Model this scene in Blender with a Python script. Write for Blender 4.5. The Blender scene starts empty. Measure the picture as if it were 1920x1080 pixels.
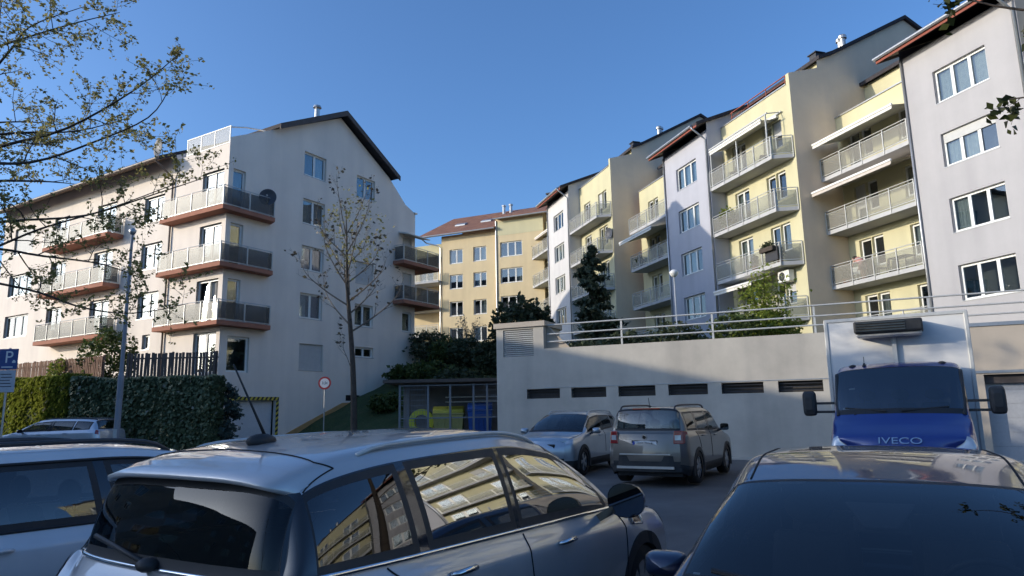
import bpy, bmesh, math, random
from mathutils import Vector, Matrix, noise as mnoise
import numpy as np

SC = bpy.context.scene
COL = SC.collection
R = math.radians
rng = random.Random(7)

# ------------------------------------------------------------------ camera
EYE = 1.66
PITCH, ROLL = R(10.0), R(1.1)
cam = bpy.data.cameras.new('camera')
cam.sensor_width = 36.0
cam.lens = 36.0 * 1290.0 / 1920.0
cam.clip_start = 0.05
cam.clip_end = 3000.0
cam_o = bpy.data.objects.new('camera', cam)
COL.objects.link(cam_o)
_f = Vector((0, math.cos(PITCH), math.sin(PITCH)))
_u = Vector((0, -math.sin(PITCH), math.cos(PITCH)))
_x = Vector((1, 0, 0))
_r = _x * math.cos(ROLL) - _u * math.sin(ROLL)
_up = _x * math.sin(ROLL) + _u * math.cos(ROLL)
_m = Matrix((( _r.x, _up.x, -_f.x, 0), (_r.y, _up.y, -_f.y, 0), (_r.z, _up.z, -_f.z, EYE), (0, 0, 0, 1)))
cam_o.matrix_world = _m
SC.camera = cam_o

# ------------------------------------------------------------------ sky, sun, exposure
SUN_AZ, SUN_EL = 262.3, 14.3          # degrees clockwise from +Y, degrees above the horizon
world = bpy.data.worlds.new('World')
SC.world = world
world.use_nodes = True
wn, wl = world.node_tree.nodes, world.node_tree.links
bg = wn['Background']
sky = wn.new('ShaderNodeTexSky')
sky.sky_type = 'NISHITA'
sky.sun_disc = False
sky.sun_elevation = R(SUN_EL)
sky.sun_rotation = R(SUN_AZ)
sky.altitude = 300
sky.air_density = 1.0
sky.dust_density = 3.0
sky.ozone_density = 6.0
wl.new(sky.outputs[0], bg.inputs[0])
bg.inputs[1].default_value = 0.15
sun = bpy.data.lights.new('sun', 'SUN')
sun.energy = 2.0
sun.angle = R(0.5)
sun.color = (1.0, 0.89, 0.72)
sun_o = bpy.data.objects.new('sun', sun)
COL.objects.link(sun_o)
_sd = Vector((math.sin(R(SUN_AZ)) * math.cos(R(SUN_EL)), math.cos(R(SUN_AZ)) * math.cos(R(SUN_EL)), math.sin(R(SUN_EL))))
sun_o.rotation_euler = _sd.to_track_quat('Z', 'Y').to_euler()
sun_o.location = _sd * 60 + Vector((0, 20, 0))
SC.view_settings.view_transform = 'Standard'
SC.view_settings.look = 'None'
SC.view_settings.exposure = 0.88
SC.view_settings.gamma = 1.0
try:
    SC.cycles.max_bounces = 8
    SC.cycles.transparent_max_bounces = 12
    SC.cycles.caustics_reflective = False
    SC.cycles.caustics_refractive = False
except Exception:
    pass

# ------------------------------------------------------------------ mesh helpers
class MB:
    def __init__(s):
        s.v, s.f, s.mi = [], [], []
    def face(s, pts, mi=0):
        n = len(s.v)
        s.v.extend([tuple(p) for p in pts])
        s.f.append(tuple(range(n, n + len(pts))))
        s.mi.append(mi)
    def box(s, x0, x1, y0, y1, z0, z1, mi=0):
        n = len(s.v)
        s.v += [(x0, y0, z0), (x1, y0, z0), (x1, y1, z0), (x0, y1, z0), (x0, y0, z1), (x1, y0, z1), (x1, y1, z1), (x0, y1, z1)]
        for q in ((0, 3, 2, 1), (4, 5, 6, 7), (0, 1, 5, 4), (1, 2, 6, 5), (2, 3, 7, 6), (3, 0, 4, 7)):
            s.f.append(tuple(n + k for k in q)); s.mi.append(mi)
        return s
    def prism(s, poly, z0, z1, mi=0, mtop=None):
        """poly: ccw list of (x,y); extruded in z"""
        n = len(s.v); k = len(poly)
        s.v += [(p[0], p[1], z0) for p in poly] + [(p[0], p[1], z1) for p in poly]
        s.f.append(tuple(n + i for i in reversed(range(k)))); s.mi.append(mi)
        s.f.append(tuple(n + k + i for i in range(k))); s.mi.append(mi if mtop is None else mtop)
        for i in range(k):
            j = (i + 1) % k
            s.f.append((n + i, n + j, n + k + j, n + k + i)); s.mi.append(mi)
        return s
    def hexa(s, lo, hi, mi=0):
        """lo, hi: four points each, same winding"""
        n = len(s.v)
        s.v += [tuple(p) for p in lo] + [tuple(p) for p in hi]
        for q in ((0, 3, 2, 1), (4, 5, 6, 7), (0, 1, 5, 4), (1, 2, 6, 5), (2, 3, 7, 6), (3, 0, 4, 7)):
            s.f.append(tuple(n + k for k in q)); s.mi.append(mi)
        return s
    def tube(s, pts, r, n=8, mi=0, cap=True):
        pts = [Vector(p) for p in pts]
        rs = r if isinstance(r, (list, tuple)) else [r] * len(pts)
        base = len(s.v)
        ref = None
        for i, p in enumerate(pts):
            a = pts[max(i - 1, 0)]; b = pts[min(i + 1, len(pts) - 1)]
            t = (b - a)
            if t.length < 1e-9: t = Vector((0, 0, 1))
            t.normalize()
            if ref is None:
                ref = Vector((0, 0, 1)) if abs(t.z) < .9 else Vector((1, 0, 0))
            u = ref - t * ref.dot(t)
            if u.length < 1e-6:
                u = t.orthogonal()
            u.normalize(); ref = u
            w = t.cross(u)
            for k in range(n):
                a_ = 2 * math.pi * k / n
                s.v.append(tuple(p + (u * math.cos(a_) + w * math.sin(a_)) * rs[i]))
        for i in range(len(pts) - 1):
            for k in range(n):
                k2 = (k + 1) % n
                s.f.append((base + i * n + k, base + i * n + k2, base + (i + 1) * n + k2, base + (i + 1) * n + k)); s.mi.append(mi)
        if cap:
            s.f.append(tuple(base + k for k in reversed(range(n)))); s.mi.append(mi)
            e = base + (len(pts) - 1) * n
            s.f.append(tuple(e + k for k in range(n))); s.mi.append(mi)
        return s
    def bar(s, a, b, w, h, mi=0):
        """square bar from a to b"""
        a, b = Vector(a), Vector(b)
        t = (b - a).normalized()
        ref = Vector((0, 0, 1)) if abs(t.z) < .95 else Vector((1, 0, 0))
        u = t.cross(ref).normalized(); v = u.cross(t)
        lo = [a + u * x * w / 2 + v * y * h / 2 for x, y in ((-1, -1), (1, -1), (1, 1), (-1, 1))]
        hi = [b + u * x * w / 2 + v * y * h / 2 for x, y in ((-1, -1), (1, -1), (1, 1), (-1, 1))]
        n = len(s.v)
        s.v += [tuple(p) for p in lo] + [tuple(p) for p in hi]
        for q in ((0, 1, 2, 3), (7, 6, 5, 4), (0, 4, 5, 1), (1, 5, 6, 2), (2, 6, 7, 3), (3, 7, 4, 0)):
            s.f.append(tuple(n + k for k in q)); s.mi.append(mi)
        return s
    def lathe(s, prof, n=24, mi=0, axis='z', origin=(0, 0, 0), close=True):
        base = len(s.v); ox, oy, oz = origin
        for (r, h) in prof:
            for k in range(n):
                a = 2 * math.pi * k / n
                c, d = r * math.cos(a), r * math.sin(a)
                if axis == 'z': p = (c, d, h)
                elif axis == 'y': p = (c, h, d)
                else: p = (h, c, d)
                s.v.append((p[0] + ox, p[1] + oy, p[2] + oz))
        for i in range(len(prof) - 1):
            for k in range(n):
                k2 = (k + 1) % n
                s.f.append((base + i * n + k, base + i * n + k2, base + (i + 1) * n + k2, base + (i + 1) * n + k)); s.mi.append(mi)
        if close:
            s.f.append(tuple(base + k for k in reversed(range(n)))); s.mi.append(mi)
            e = base + (len(prof) - 1) * n
            s.f.append(tuple(e + k for k in range(n))); s.mi.append(mi)
        return s
    def ball(s, c, rx, ry, rz, n=10, m=6, mi=0):
        base = len(s.v)
        for i in range(m + 1):
            th = math.pi * i / m
            for k in range(n):
                a = 2 * math.pi * k / n
                s.v.append((c[0] + rx * math.sin(th) * math.cos(a), c[1] + ry * math.sin(th) * math.sin(a), c[2] + rz * math.cos(th)))
        for i in range(m):
            for k in range(n):
                k2 = (k + 1) % n
                s.f.append((base + i * n + k, base + (i + 1) * n + k, base + (i + 1) * n + k2, base + i * n + k2)); s.mi.append(mi)
        return s
    def mesh(s, name, mats, smooth=False):
        me = bpy.data.meshes.new(name)
        me.from_pydata(s.v, [], s.f)
        for m in (mats if isinstance(mats, (list, tuple)) else [mats]):
            me.materials.append(m)
        me.polygons.foreach_set('material_index', s.mi)
        if smooth:
            me.polygons.foreach_set('use_smooth', [True] * len(s.f))
        me.update()
        return me
    def build(s, name, mats, parent=None, loc=(0, 0, 0), rz=0.0, smooth=False, fix=False, bevel=0.0, weld=False):
        me = s.mesh(name, mats, smooth)
        if fix or weld:
            b = bmesh.new(); b.from_mesh(me)
            if weld: bmesh.ops.remove_doubles(b, verts=b.verts, dist=1e-4)
            bmesh.ops.recalc_face_normals(b, faces=b.faces)
            b.to_mesh(me); b.free()
        return put(me, name, parent, loc, rz, bevel)

def put(me, name, parent=None, loc=(0, 0, 0), rz=0.0, bevel=0.0, rot=None):
    o = bpy.data.objects.new(name, me)
    COL.objects.link(o)
    o.location = loc
    o.rotation_euler = rot if rot else (0, 0, rz)
    if parent is not None: o.parent = parent
    if bevel:
        md = o.modifiers.new('bevel', 'BEVEL'); md.width = bevel; md.segments = 2; md.limit_method = 'ANGLE'
        md.harden_normals = False
    return o

def smooth_by_angle(me, ang=40):
    me.polygons.foreach_set('use_smooth', [True] * len(me.polygons))
    try:
        me.set_sharp_from_angle(angle=R(ang))
    except Exception:
        pass

def empty(name, loc=(0, 0, 0), rz=0.0):
    o = bpy.data.objects.new(name, None)
    o.empty_display_size = .3
    COL.objects.link(o)
    o.location = loc
    o.rotation_euler = (0, 0, rz)
    return o

def tag(o, label=None, cat=None, group=None, kind=None):
    if label: o['label'] = label
    if cat: o['category'] = cat
    if group: o['group'] = group
    if kind: o['kind'] = kind
    return o

def np_mesh(name, verts, quads, mats, mi=None, smooth=False):
    """fast mesh from numpy arrays; quads (n,4) or (n,3)"""
    me = bpy.data.meshes.new(name)
    k = quads.shape[1]; n = len(quads)
    me.vertices.add(len(verts)); me.vertices.foreach_set('co', verts.astype(np.float32).ravel())
    me.loops.add(n * k); me.loops.foreach_set('vertex_index', quads.astype(np.int32).ravel())
    me.polygons.add(n)
    me.polygons.foreach_set('loop_start', np.arange(0, n * k, k, dtype=np.int32))
    me.polygons.foreach_set('loop_total', np.full(n, k, dtype=np.int32))
    for m in (mats if isinstance(mats, (list, tuple)) else [mats]): me.materials.append(m)
    if mi is not None: me.polygons.foreach_set('material_index', np.asarray(mi, dtype=np.int32))
    if smooth: me.polygons.foreach_set('use_smooth', np.ones(n, dtype=bool))
    me.update(calc_edges=True)
    me.validate()
    return me

# ------------------------------------------------------------------ materials
MATS = {}
def newmat(name):
    m = bpy.data.materials.new(name); m.use_nodes = True
    MATS[name] = m
    nt = m.node_tree
    return m, nt.nodes, nt.links, nt.nodes['Principled BSDF']

def col4(c): return (c[0], c[1], c[2], 1.0)

def ramp(nodes, links, src, stops):
    r = nodes.new('ShaderNodeValToRGB')
    el = r.color_ramp.elements
    while len(el) > 1: el.remove(el[-1])
    el[0].position = stops[0][0]; el[0].color = col4(stops[0][1])
    for p, c in stops[1:]:
        e = el.new(p); e.color = col4(c)
    links.new(src, r.inputs[0])
    return r

def noisy(name, c, var=.12, scale=3.0, rough=.85, bump=.15, bscale=60.0, streak=0.0, spec=.3, metal=0.0, coords='Object', bdist=.01):
    """plain painted or raw surface with blotches, fine relief and optional rain streaks"""
    m, N, L, P = newmat(name)
    tc = N.new('ShaderNodeTexCoord')
    n1 = N.new('ShaderNodeTexNoise'); n1.inputs['Scale'].default_value = scale; n1.inputs['Detail'].default_value = 6; n1.inputs['Roughness'].default_value = .65
    L.new(tc.outputs[coords], n1.inputs['Vector'])
    lo = tuple(max(0, k * (1 - var)) for k in c); hi = tuple(min(1, k * (1 + var)) for k in c)
    r1 = ramp(N, L, n1.outputs[0], [(.3, lo), (.7, hi)])
    out = r1.outputs[0]
    if streak:
        mp = N.new('ShaderNodeMapping'); mp.inputs['Scale'].default_value = (.8, .8, .06)
        L.new(tc.outputs[coords], mp.inputs[0])
        n2 = N.new('ShaderNodeTexNoise'); n2.inputs['Scale'].default_value = 1.6; n2.inputs['Detail'].default_value = 5
        L.new(mp.outputs[0], n2.inputs['Vector'])
        r2 = ramp(N, L, n2.outputs[0], [(.4, (1, 1, 1)), (.85, (1 - streak * .6, 1 - streak * .6, 1 - streak * .55))])
        mx = N.new('ShaderNodeMix'); mx.data_type = 'RGBA'; mx.blend_type = 'MULTIPLY'; mx.inputs[0].default_value = 1
        L.new(out, mx.inputs[6]); L.new(r2.outputs[0], mx.inputs[7]); out = mx.outputs[2]
    L.new(out, P.inputs['Base Color'])
    P.inputs['Roughness'].default_value = rough
    P.inputs['Specular IOR Level'].default_value = spec
    P.inputs['Metallic'].default_value = metal
    if bump:
        n3 = N.new('ShaderNodeTexNoise'); n3.inputs['Scale'].default_value = bscale; n3.inputs['Detail'].default_value = 4
        L.new(tc.outputs[coords], n3.inputs['Vector'])
        b = N.new('ShaderNodeBump'); b.inputs['Strength'].default_value = bump; b.inputs['Distance'].default_value = bdist
        L.new(n3.outputs[0], b.inputs['Height']); L.new(b.outputs[0], P.inputs['Normal'])
    return m

def plain(name, c, rough=.5, metal=0.0, spec=.5, coat=0.0):
    m, N, L, P = newmat(name)
    P.inputs['Base Color'].default_value = col4(c)
    P.inputs['Roughness'].default_value = rough; P.inputs['Metallic'].default_value = metal
    P.inputs['Specular IOR Level'].default_value = spec
    P.inputs['Coat Weight'].default_value = coat; P.inputs['Coat Roughness'].default_value = .03
    n = N.new('ShaderNodeTexNoise'); n.inputs['Scale'].default_value = 14; n.inputs['Detail'].default_value = 5
    tc = N.new('ShaderNodeTexCoord'); L.new(tc.outputs['Object'], n.inputs['Vector'])
    r = ramp(N, L, n.outputs[0], [(.3, tuple(k * .93 for k in c)), (.7, tuple(min(1, k * 1.05) for k in c))])
    L.new(r.outputs[0], P.inputs['Base Color'])
    mr = N.new('ShaderNodeMapRange'); mr.inputs[3].default_value = max(0, rough * .8); mr.inputs[4].default_value = min(1, rough * 1.2)
    L.new(n.outputs[0], mr.inputs[0]); L.new(mr.outputs[0], P.inputs['Roughness'])
    return m

def glassmat(name, tint=(.8, .85, .85), refl=.10, rough=.02, ior=1.5, wob=0.0, gcol=(1, 1, 1)):
    m, N, L, P = newmat(name)
    N.remove(P)
    out = N['Material Output']
    tr = N.new('ShaderNodeBsdfTransparent'); tr.inputs[0].default_value = col4(tint)
    gl = N.new('ShaderNodeBsdfGlossy'); gl.inputs['Roughness'].default_value = rough; gl.inputs[0].default_value = col4(gcol)
    # Schlick reflectance that does not care which way the face normal points
    ge = N.new('ShaderNodeNewGeometry')
    dt = N.new('ShaderNodeVectorMath'); dt.operation = 'DOT_PRODUCT'
    L.new(ge.outputs['Incoming'], dt.inputs[0]); L.new(ge.outputs['Normal'], dt.inputs[1])
    ab = N.new('ShaderNodeMath'); ab.operation = 'ABSOLUTE'; L.new(dt.outputs['Value'], ab.inputs[0])
    om = N.new('ShaderNodeMath'); om.operation = 'SUBTRACT'; om.inputs[0].default_value = 1.0; L.new(ab.outputs[0], om.inputs[1])
    pw = N.new('ShaderNodeMath'); pw.operation = 'POWER'; pw.inputs[1].default_value = 5.0; L.new(om.outputs[0], pw.inputs[0])
    ad = N.new('ShaderNodeMath'); ad.operation = 'MULTIPLY_ADD'; ad.inputs[1].default_value = 1 - refl; ad.inputs[2].default_value = refl; ad.use_clamp = True
    L.new(pw.outputs[0], ad.inputs[0])
    mx = N.new('ShaderNodeMixShader')
    L.new(ad.outputs[0], mx.inputs[0]); L.new(tr.outputs[0], mx.inputs[1]); L.new(gl.outputs[0], mx.inputs[2])
    L.new(mx.outputs[0], out.inputs[0])
    if wob:
        tc = N.new('ShaderNodeTexCoord')
        n = N.new('ShaderNodeTexNoise'); n.inputs['Scale'].default_value = 1.1; n.inputs['Detail'].default_value = 1
        L.new(tc.outputs['Object'], n.inputs['Vector'])
        b = N.new('ShaderNodeBump'); b.inputs['Strength'].default_value = wob; b.inputs['Distance'].default_value = .02
        L.new(n.outputs[0], b.inputs['Height'])
        L.new(b.outputs[0], gl.inputs['Normal'])
    return m

def frosted(name, c=(.55, .57, .55), alpha=.5):
    m, N, L, P = newmat(name)
    N.remove(P); out = N['Material Output']
    tr = N.new('ShaderNodeBsdfTransparent'); tr.inputs[0].default_value = col4((.9, .93, .92))
    pr = N.new('ShaderNodeBsdfPrincipled'); pr.inputs['Base Color'].default_value = col4(c); pr.inputs['Roughness'].default_value = .45
    mx = N.new('ShaderNodeMixShader'); mx.inputs[0].default_value = alpha
    L.new(tr.outputs[0], mx.inputs[1]); L.new(pr.outputs[0], mx.inputs[2]); L.new(mx.outputs[0], out.inputs[0])
    return m

def leafmat(name, c, c2, trans=.35, rough=.5):
    m, N, L, P = newmat(name)
    out = N['Material Output']
    geo = N.new('ShaderNodeNewGeometry')
    r = ramp(N, L, geo.outputs['Random Per Island'], [(0, c), (1, c2)])
    L.new(r.outputs[0], P.inputs['Base Color'])
    P.inputs['Roughness'].default_value = rough; P.inputs['Specular IOR Level'].default_value = .3
    tl = N.new('ShaderNodeBsdfTranslucent'); L.new(r.outputs[0], tl.inputs[0])
    mx = N.new('ShaderNodeMixShader'); mx.inputs[0].default_value = trans
    L.new(P.outputs[0], mx.inputs[1]); L.new(tl.outputs[0], mx.inputs[2]); L.new(mx.outputs[0], out.inputs[0])
    return m

def paint(name, c, metal=.55, rough=.32, coat=1.0, flake=.04):
    m, N, L, P = newmat(name)
    tc = N.new('ShaderNodeTexCoord')
    n = N.new('ShaderNodeTexNoise'); n.inputs['Scale'].default_value = 2.5; n.inputs['Detail'].default_value = 6
    L.new(tc.outputs['Object'], n.inputs['Vector'])
    r = ramp(N, L, n.outputs[0], [(.3, tuple(k * .93 for k in c)), (.7, tuple(min(1, k * 1.05) for k in c))])
    L.new(r.outputs[0], P.inputs['Base Color'])
    P.inputs['Metallic'].default_value = metal
    P.inputs['Roughness'].default_value = rough
    P.inputs['Coat Weight'].default_value = coat; P.inputs['Coat Roughness'].default_value = .025; P.inputs['Coat IOR'].default_value = 1.55
    # road dust dulls the lacquer in patches
    n2 = N.new('ShaderNodeTexNoise'); n2.inputs['Scale'].default_value = 6; n2.inputs['Detail'].default_value = 8
    L.new(tc.outputs['Object'], n2.inputs['Vector'])
    mr = N.new('ShaderNodeMapRange'); mr.inputs[1].default_value = .4; mr.inputs[2].default_value = .75
    mr.inputs[3].default_value = .015; mr.inputs[4].default_value = .09
    L.new(n2.outputs[0], mr.inputs[0]); L.new(mr.outputs[0], P.inputs['Coat Roughness'])
    return m

# walls
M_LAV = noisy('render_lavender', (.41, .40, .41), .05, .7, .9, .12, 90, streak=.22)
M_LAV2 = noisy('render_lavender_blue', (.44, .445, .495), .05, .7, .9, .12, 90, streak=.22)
M_WHITE_LITLAV = noisy('render_white_lit_lavender', (.58, .57, .57), .05, .7, .9, .12, 90, streak=.22)  # lavender whitened for stronger sun on the last bay; also a white chimney
M_YEL = noisy('render_yellow', (.58, .54, .35), .05, .7, .9, .12, 90, streak=.22)
M_SAND = noisy('render_sand', (.80, .65, .48), .06, .5, .9, .12, 90, streak=.14)
M_OCHRE = noisy('render_ochre', (.66, .54, .34), .05, .6, .9, .12, 90, streak=.22)
M_PINK = noisy('render_pink_cream', (.82, .73, .64), .05, .5, .9, .12, 90, streak=.22)
M_PLINTH = noisy('plinth_orange', (.50, .29, .12), .12, 2.0, .85, .2, 40)
M_CONC = noisy('concrete_grey', (.50, .465, .405), .12, .8, .88, .2, 50, streak=.4)
M_CONCW = noisy('concrete_warm', (.50, .43, .35), .09, .8, .88, .2, 50, streak=.2)
M_SLAB = noisy('balcony_concrete', (.45, .45, .45), .10, 1.5, .85, .15, 50)
M_TERRA = noisy('soffit_terracotta', (.36, .155, .10), .10, 1.5, .85, .1, 50)
M_ROOFT = None
M_DARKROOF = noisy('roof_bitumen', (.045, .04, .045), .25, 3, .8, .3, 40)
M_SOFFIT = noisy('soffit_timber', (.09, .075, .07), .2, 4, .7, .1, 30)
M_REDWOOD = noisy('fascia_red', (.26, .07, .045), .15, 6, .6, .1, 40)
M_ZINC = plain('zinc_sheet', (.42, .43, .44), .42, .7)
M_STEEL = plain('galvanised_steel', (.50, .50, .49), .4, .75)
M_STEELP = plain('painted_steel', (.52, .52, .50), .45, .2)
M_FRAME = plain('window_frame_white', (.78, .78, .75), .4)
M_DARKMET = plain('dark_metal', (.05, .05, .055), .5, .4)
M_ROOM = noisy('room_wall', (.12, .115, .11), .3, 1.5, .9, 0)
M_CURT = noisy('curtain_cloth', (.50, .49, .46), .12, 5, .9, 0)
M_CURTB = noisy('curtain_blue', (.42, .50, .60), .12, 5, .9, 0)
M_BLIND = noisy('roller_shutter', (.50, .50, .49), .06, 4, .6, .1, 40)
M_GLASS = glassmat('window_glass', (.75, .8, .8), .12, .015, 1.5, .12)
M_GLASSG = glassmat('window_glass_glint', (.75, .8, .8), .12, .14)  # roughened so the sun glint spreads over the tipped door panes
M_FROST = frosted('frosted_panel', (.36, .34, .30), .36)
M_SMOKE = frosted('smoked_panel', (.075, .075, .075), .6)
M_AWN = noisy('awning_cloth', (.52, .47, .42), .08, 4, .85, .05, 60)
M_AWNW = noisy('awning_cloth_pale', (.68, .66, .60), .08, 4, .85, .05, 60)

def tiles_mat():
    m, N, L, P = newmat('roof_tiles_red')
    tc = N.new('ShaderNodeTexCoord')
    n = N.new('ShaderNodeTexNoise'); n.inputs['Scale'].default_value = 1.2; n.inputs['Detail'].default_value = 8
    L.new(tc.outputs['Object'], n.inputs['Vector'])
    r = ramp(N, L, n.outputs[0], [(.3, (.22, .10, .06)), (.7, (.33, .155, .09))])
    L.new(r.outputs[0], P.inputs['Base Color']); P.inputs['Roughness'].default_value = .8
    w = N.new('ShaderNodeTexWave'); w.inputs['Scale'].default_value = 5.0; w.bands_direction = 'X'; w.inputs['Distortion'].default_value = .4
    L.new(tc.outputs['Object'], w.inputs['Vector'])
    b = N.new('ShaderNodeBump'); b.inputs['Strength'].default_value = .5; b.inputs['Distance'].default_value = .04
    L.new(w.outputs[0], b.inputs['Height']); L.new(b.outputs[0], P.inputs['Normal'])
    return m
M_TILE = tiles_mat()

# ------------------------------------------------------------------ facade helpers
class Face:
    """a vertical wall plane inside a building's local space; x runs right seen from outside, d goes inwards"""
    def __init__(s, ox, oy, rz): s.ox, s.oy, s.rz = ox, oy, rz; s.c, s.s = math.cos(rz), math.sin(rz)
    def p(s, x, d, z): return (s.ox + x * s.c - d * s.s, s.oy + x * s.s + d * s.c, z)

def clip_poly(poly, a, b, c):
    """keep a*x+b*z<=c"""
    out = []
    for i in range(len(poly)):
        p, q = poly[i], poly[(i + 1) % len(poly)]
        dp, dq = a * p[0] + b * p[1] - c, a * q[0] + b * q[1] - c
        if dp <= 0: out.append(p)
        if dp * dq < 0:
            t = dp / (dp - dq); out.append((p[0] + (q[0] - p[0]) * t, p[1] + (q[1] - p[1]) * t))
    return out

def wall(mb, face, x0, x1, z0, z1, openings=(), clips=(), reveal=.20, mi=0, top=None, extra_x=()):
    """rectangular wall with rectangular openings (x0,x1,z0,z1) and real reveals; top: list of (x,z) piecewise upper edge"""
    xs = sorted(set([x0, x1] + [k for o in openings for k in o[:2] if x0 < k < x1] + [p[0] for p in (top or []) if x0 < p[0] < x1] + list(extra_x)))
    zs = sorted(set([z0, z1] + [k for o in openings for k in o[2:4] if z0 < k < z1]))
    for i in range(len(xs) - 1):
        for j in range(len(zs) - 1):
            cx, cz = (xs[i] + xs[i + 1]) / 2, (zs[j] + zs[j + 1]) / 2
            if any(o[0] < cx < o[1] and o[2] < cz < o[3] for o in openings): continue
            poly = [(xs[i], zs[j]), (xs[i + 1], zs[j]), (xs[i + 1], zs[j + 1]), (xs[i], zs[j + 1])]
            for c in clips: poly = clip_poly(poly, *c) if poly else poly
            if top:
                for k in range(len(top) - 1):
                    (ax, az), (bx, bz) = top[k], top[k + 1]
                    if ax - 1e-6 <= cx <= bx + 1e-6 and bx > ax:
                        sl = (bz - az) / (bx - ax)
                        poly = clip_poly(poly, -sl, 1.0, az - sl * ax) if poly else poly
            if len(poly) >= 3: mb.face([face.p(x, 0, z) for x, z in poly], mi)
    for o in openings:
        a, b, c, d = o[:4]
        for (p, q) in (((a, c), (b, c)), ((b, c), (b, d)), ((b, d), (a, d)), ((a, d), (a, c))):
            mb.face([face.p(p[0], 0, p[1]), face.p(p[0], reveal, p[1]), face.p(q[0], reveal, q[1]), face.p(q[0], 0, q[1])], mi)

_wc = {}
def cached(key, fn):
    if key not in _wc: _wc[key] = fn()
    return _wc[key]

def window(parent, face, x0, x1, z0, z1, n=2, depth=.14, curtain=None, name='window', transom=None, sill=True, doorlike=False, room=True, shutter=0.0, bar=.065, tilt=None):
    w, h = round(x1 - x0, 3), round(z1 - z0, 3)
    def mk_frame():
        mb = MB(); t = bar; dp = .07
        mb.box(0, w, 0, dp, 0, t); mb.box(0, w, 0, dp, h - t, h)
        mb.box(0, t, 0.001, dp - .001, t, h - t); mb.box(w - t, w, .001, dp - .001, t, h - t)
        for k in range(1, n):
            x = w * k / n; mb.box(x - t * .55, x + t * .55, .002, dp - .002, t, h - t)
        if transom:
            mb.box(t, w - t, -.004, dp - .006, transom - t * .5, transom + t * .5)
        for k in range(n):      # sashes
            a = w * k / n + (t if k == 0 else t * .55); b = w * (k + 1) / n - (t if k == n - 1 else t * .55); s_ = .035
            mb.box(a, a + s_, -.012, .05, t, h - t); mb.box(b - s_, b, -.012, .05, t, h - t)
            mb.box(a + s_, b - s_, -.012, .05, t, t + s_); mb.box(a + s_, b - s_, -.012, .05, h - t - s_, h - t)
        return mb.mesh('window_frame', M_FRAME)
    fr = cached(('fr', w, h, n, transom, bar), mk_frame)
    o = put(fr, name, parent, face.p(x0, depth, z0), face.rz)
    for k in range(n):
        a = w * k / n + bar * .9; b = w * (k + 1) / n - bar * .9
        pw = round(b - a, 3)
        me = cached(('pane', pw, h), lambda: MB().box(0, pw, 0, .012, bar * .9, h - bar * .9).mesh('pane', M_GLASS))
        p = put(me, 'pane', o, (a, .028, 0))
        if tilt:
            p.rotation_euler = (tilt[k][0], 0, tilt[k][1]); p.data = p.data.copy(); p.data.materials[0] = M_GLASSG
    if shutter > 0:
        def mk_sh():
            mb = MB(); hh = h * shutter; nn = max(3, int(hh / .09))
            for i in range(nn):
                z = h - bar - (i + 1) * (hh - bar) / nn
                mb.box(bar * .5, w - bar * .5, -.028, -.014, z + .006, z + (hh - bar) / nn)
            mb.box(bar * .5, w - bar * .5, -.024, -.018, h - hh, h - .02)
            return mb.mesh('roller_shutter', M_BLIND)
        put(cached(('sh', w, h, shutter), mk_sh), 'roller_shutter', o, (0, 0, 0))
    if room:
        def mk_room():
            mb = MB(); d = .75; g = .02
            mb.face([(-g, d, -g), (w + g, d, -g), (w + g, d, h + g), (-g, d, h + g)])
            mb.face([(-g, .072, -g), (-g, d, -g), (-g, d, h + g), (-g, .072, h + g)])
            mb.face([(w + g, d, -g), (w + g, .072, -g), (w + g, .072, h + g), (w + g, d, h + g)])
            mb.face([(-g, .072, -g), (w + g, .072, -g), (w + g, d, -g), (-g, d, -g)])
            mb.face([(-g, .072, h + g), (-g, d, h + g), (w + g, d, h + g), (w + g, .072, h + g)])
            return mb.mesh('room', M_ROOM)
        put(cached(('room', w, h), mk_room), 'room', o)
    if curtain:
        kind, a, b = curtain
        def mk_cur():
            mb = MB(); ns = 28; xs = [w * (a + (b - a) * k / ns) for k in range(ns + 1)]
            ys = [.14 + .025 * math.sin(k * 1.9) + .012 * math.sin(k * .7) for k in range(ns + 1)]
            for k in range(ns):
                mb.face([(xs[k], ys[k], .04), (xs[k + 1], ys[k + 1], .04), (xs[k + 1], ys[k + 1], h - .05), (xs[k], ys[k], h - .05)])
            return mb.mesh('curtain', M_CURTB if kind == 'b' else M_CURT, True)
        put(cached(('cur', w, h, kind, a, b), mk_cur), 'curtain', o)
    if sill:
        me = cached(('sill', w), lambda: MB().box(-.03, w + .03, -.16, .01, -.032, -.002).mesh('sill', M_ZINC))
        put(me, 'sill', o)
    return o

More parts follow.
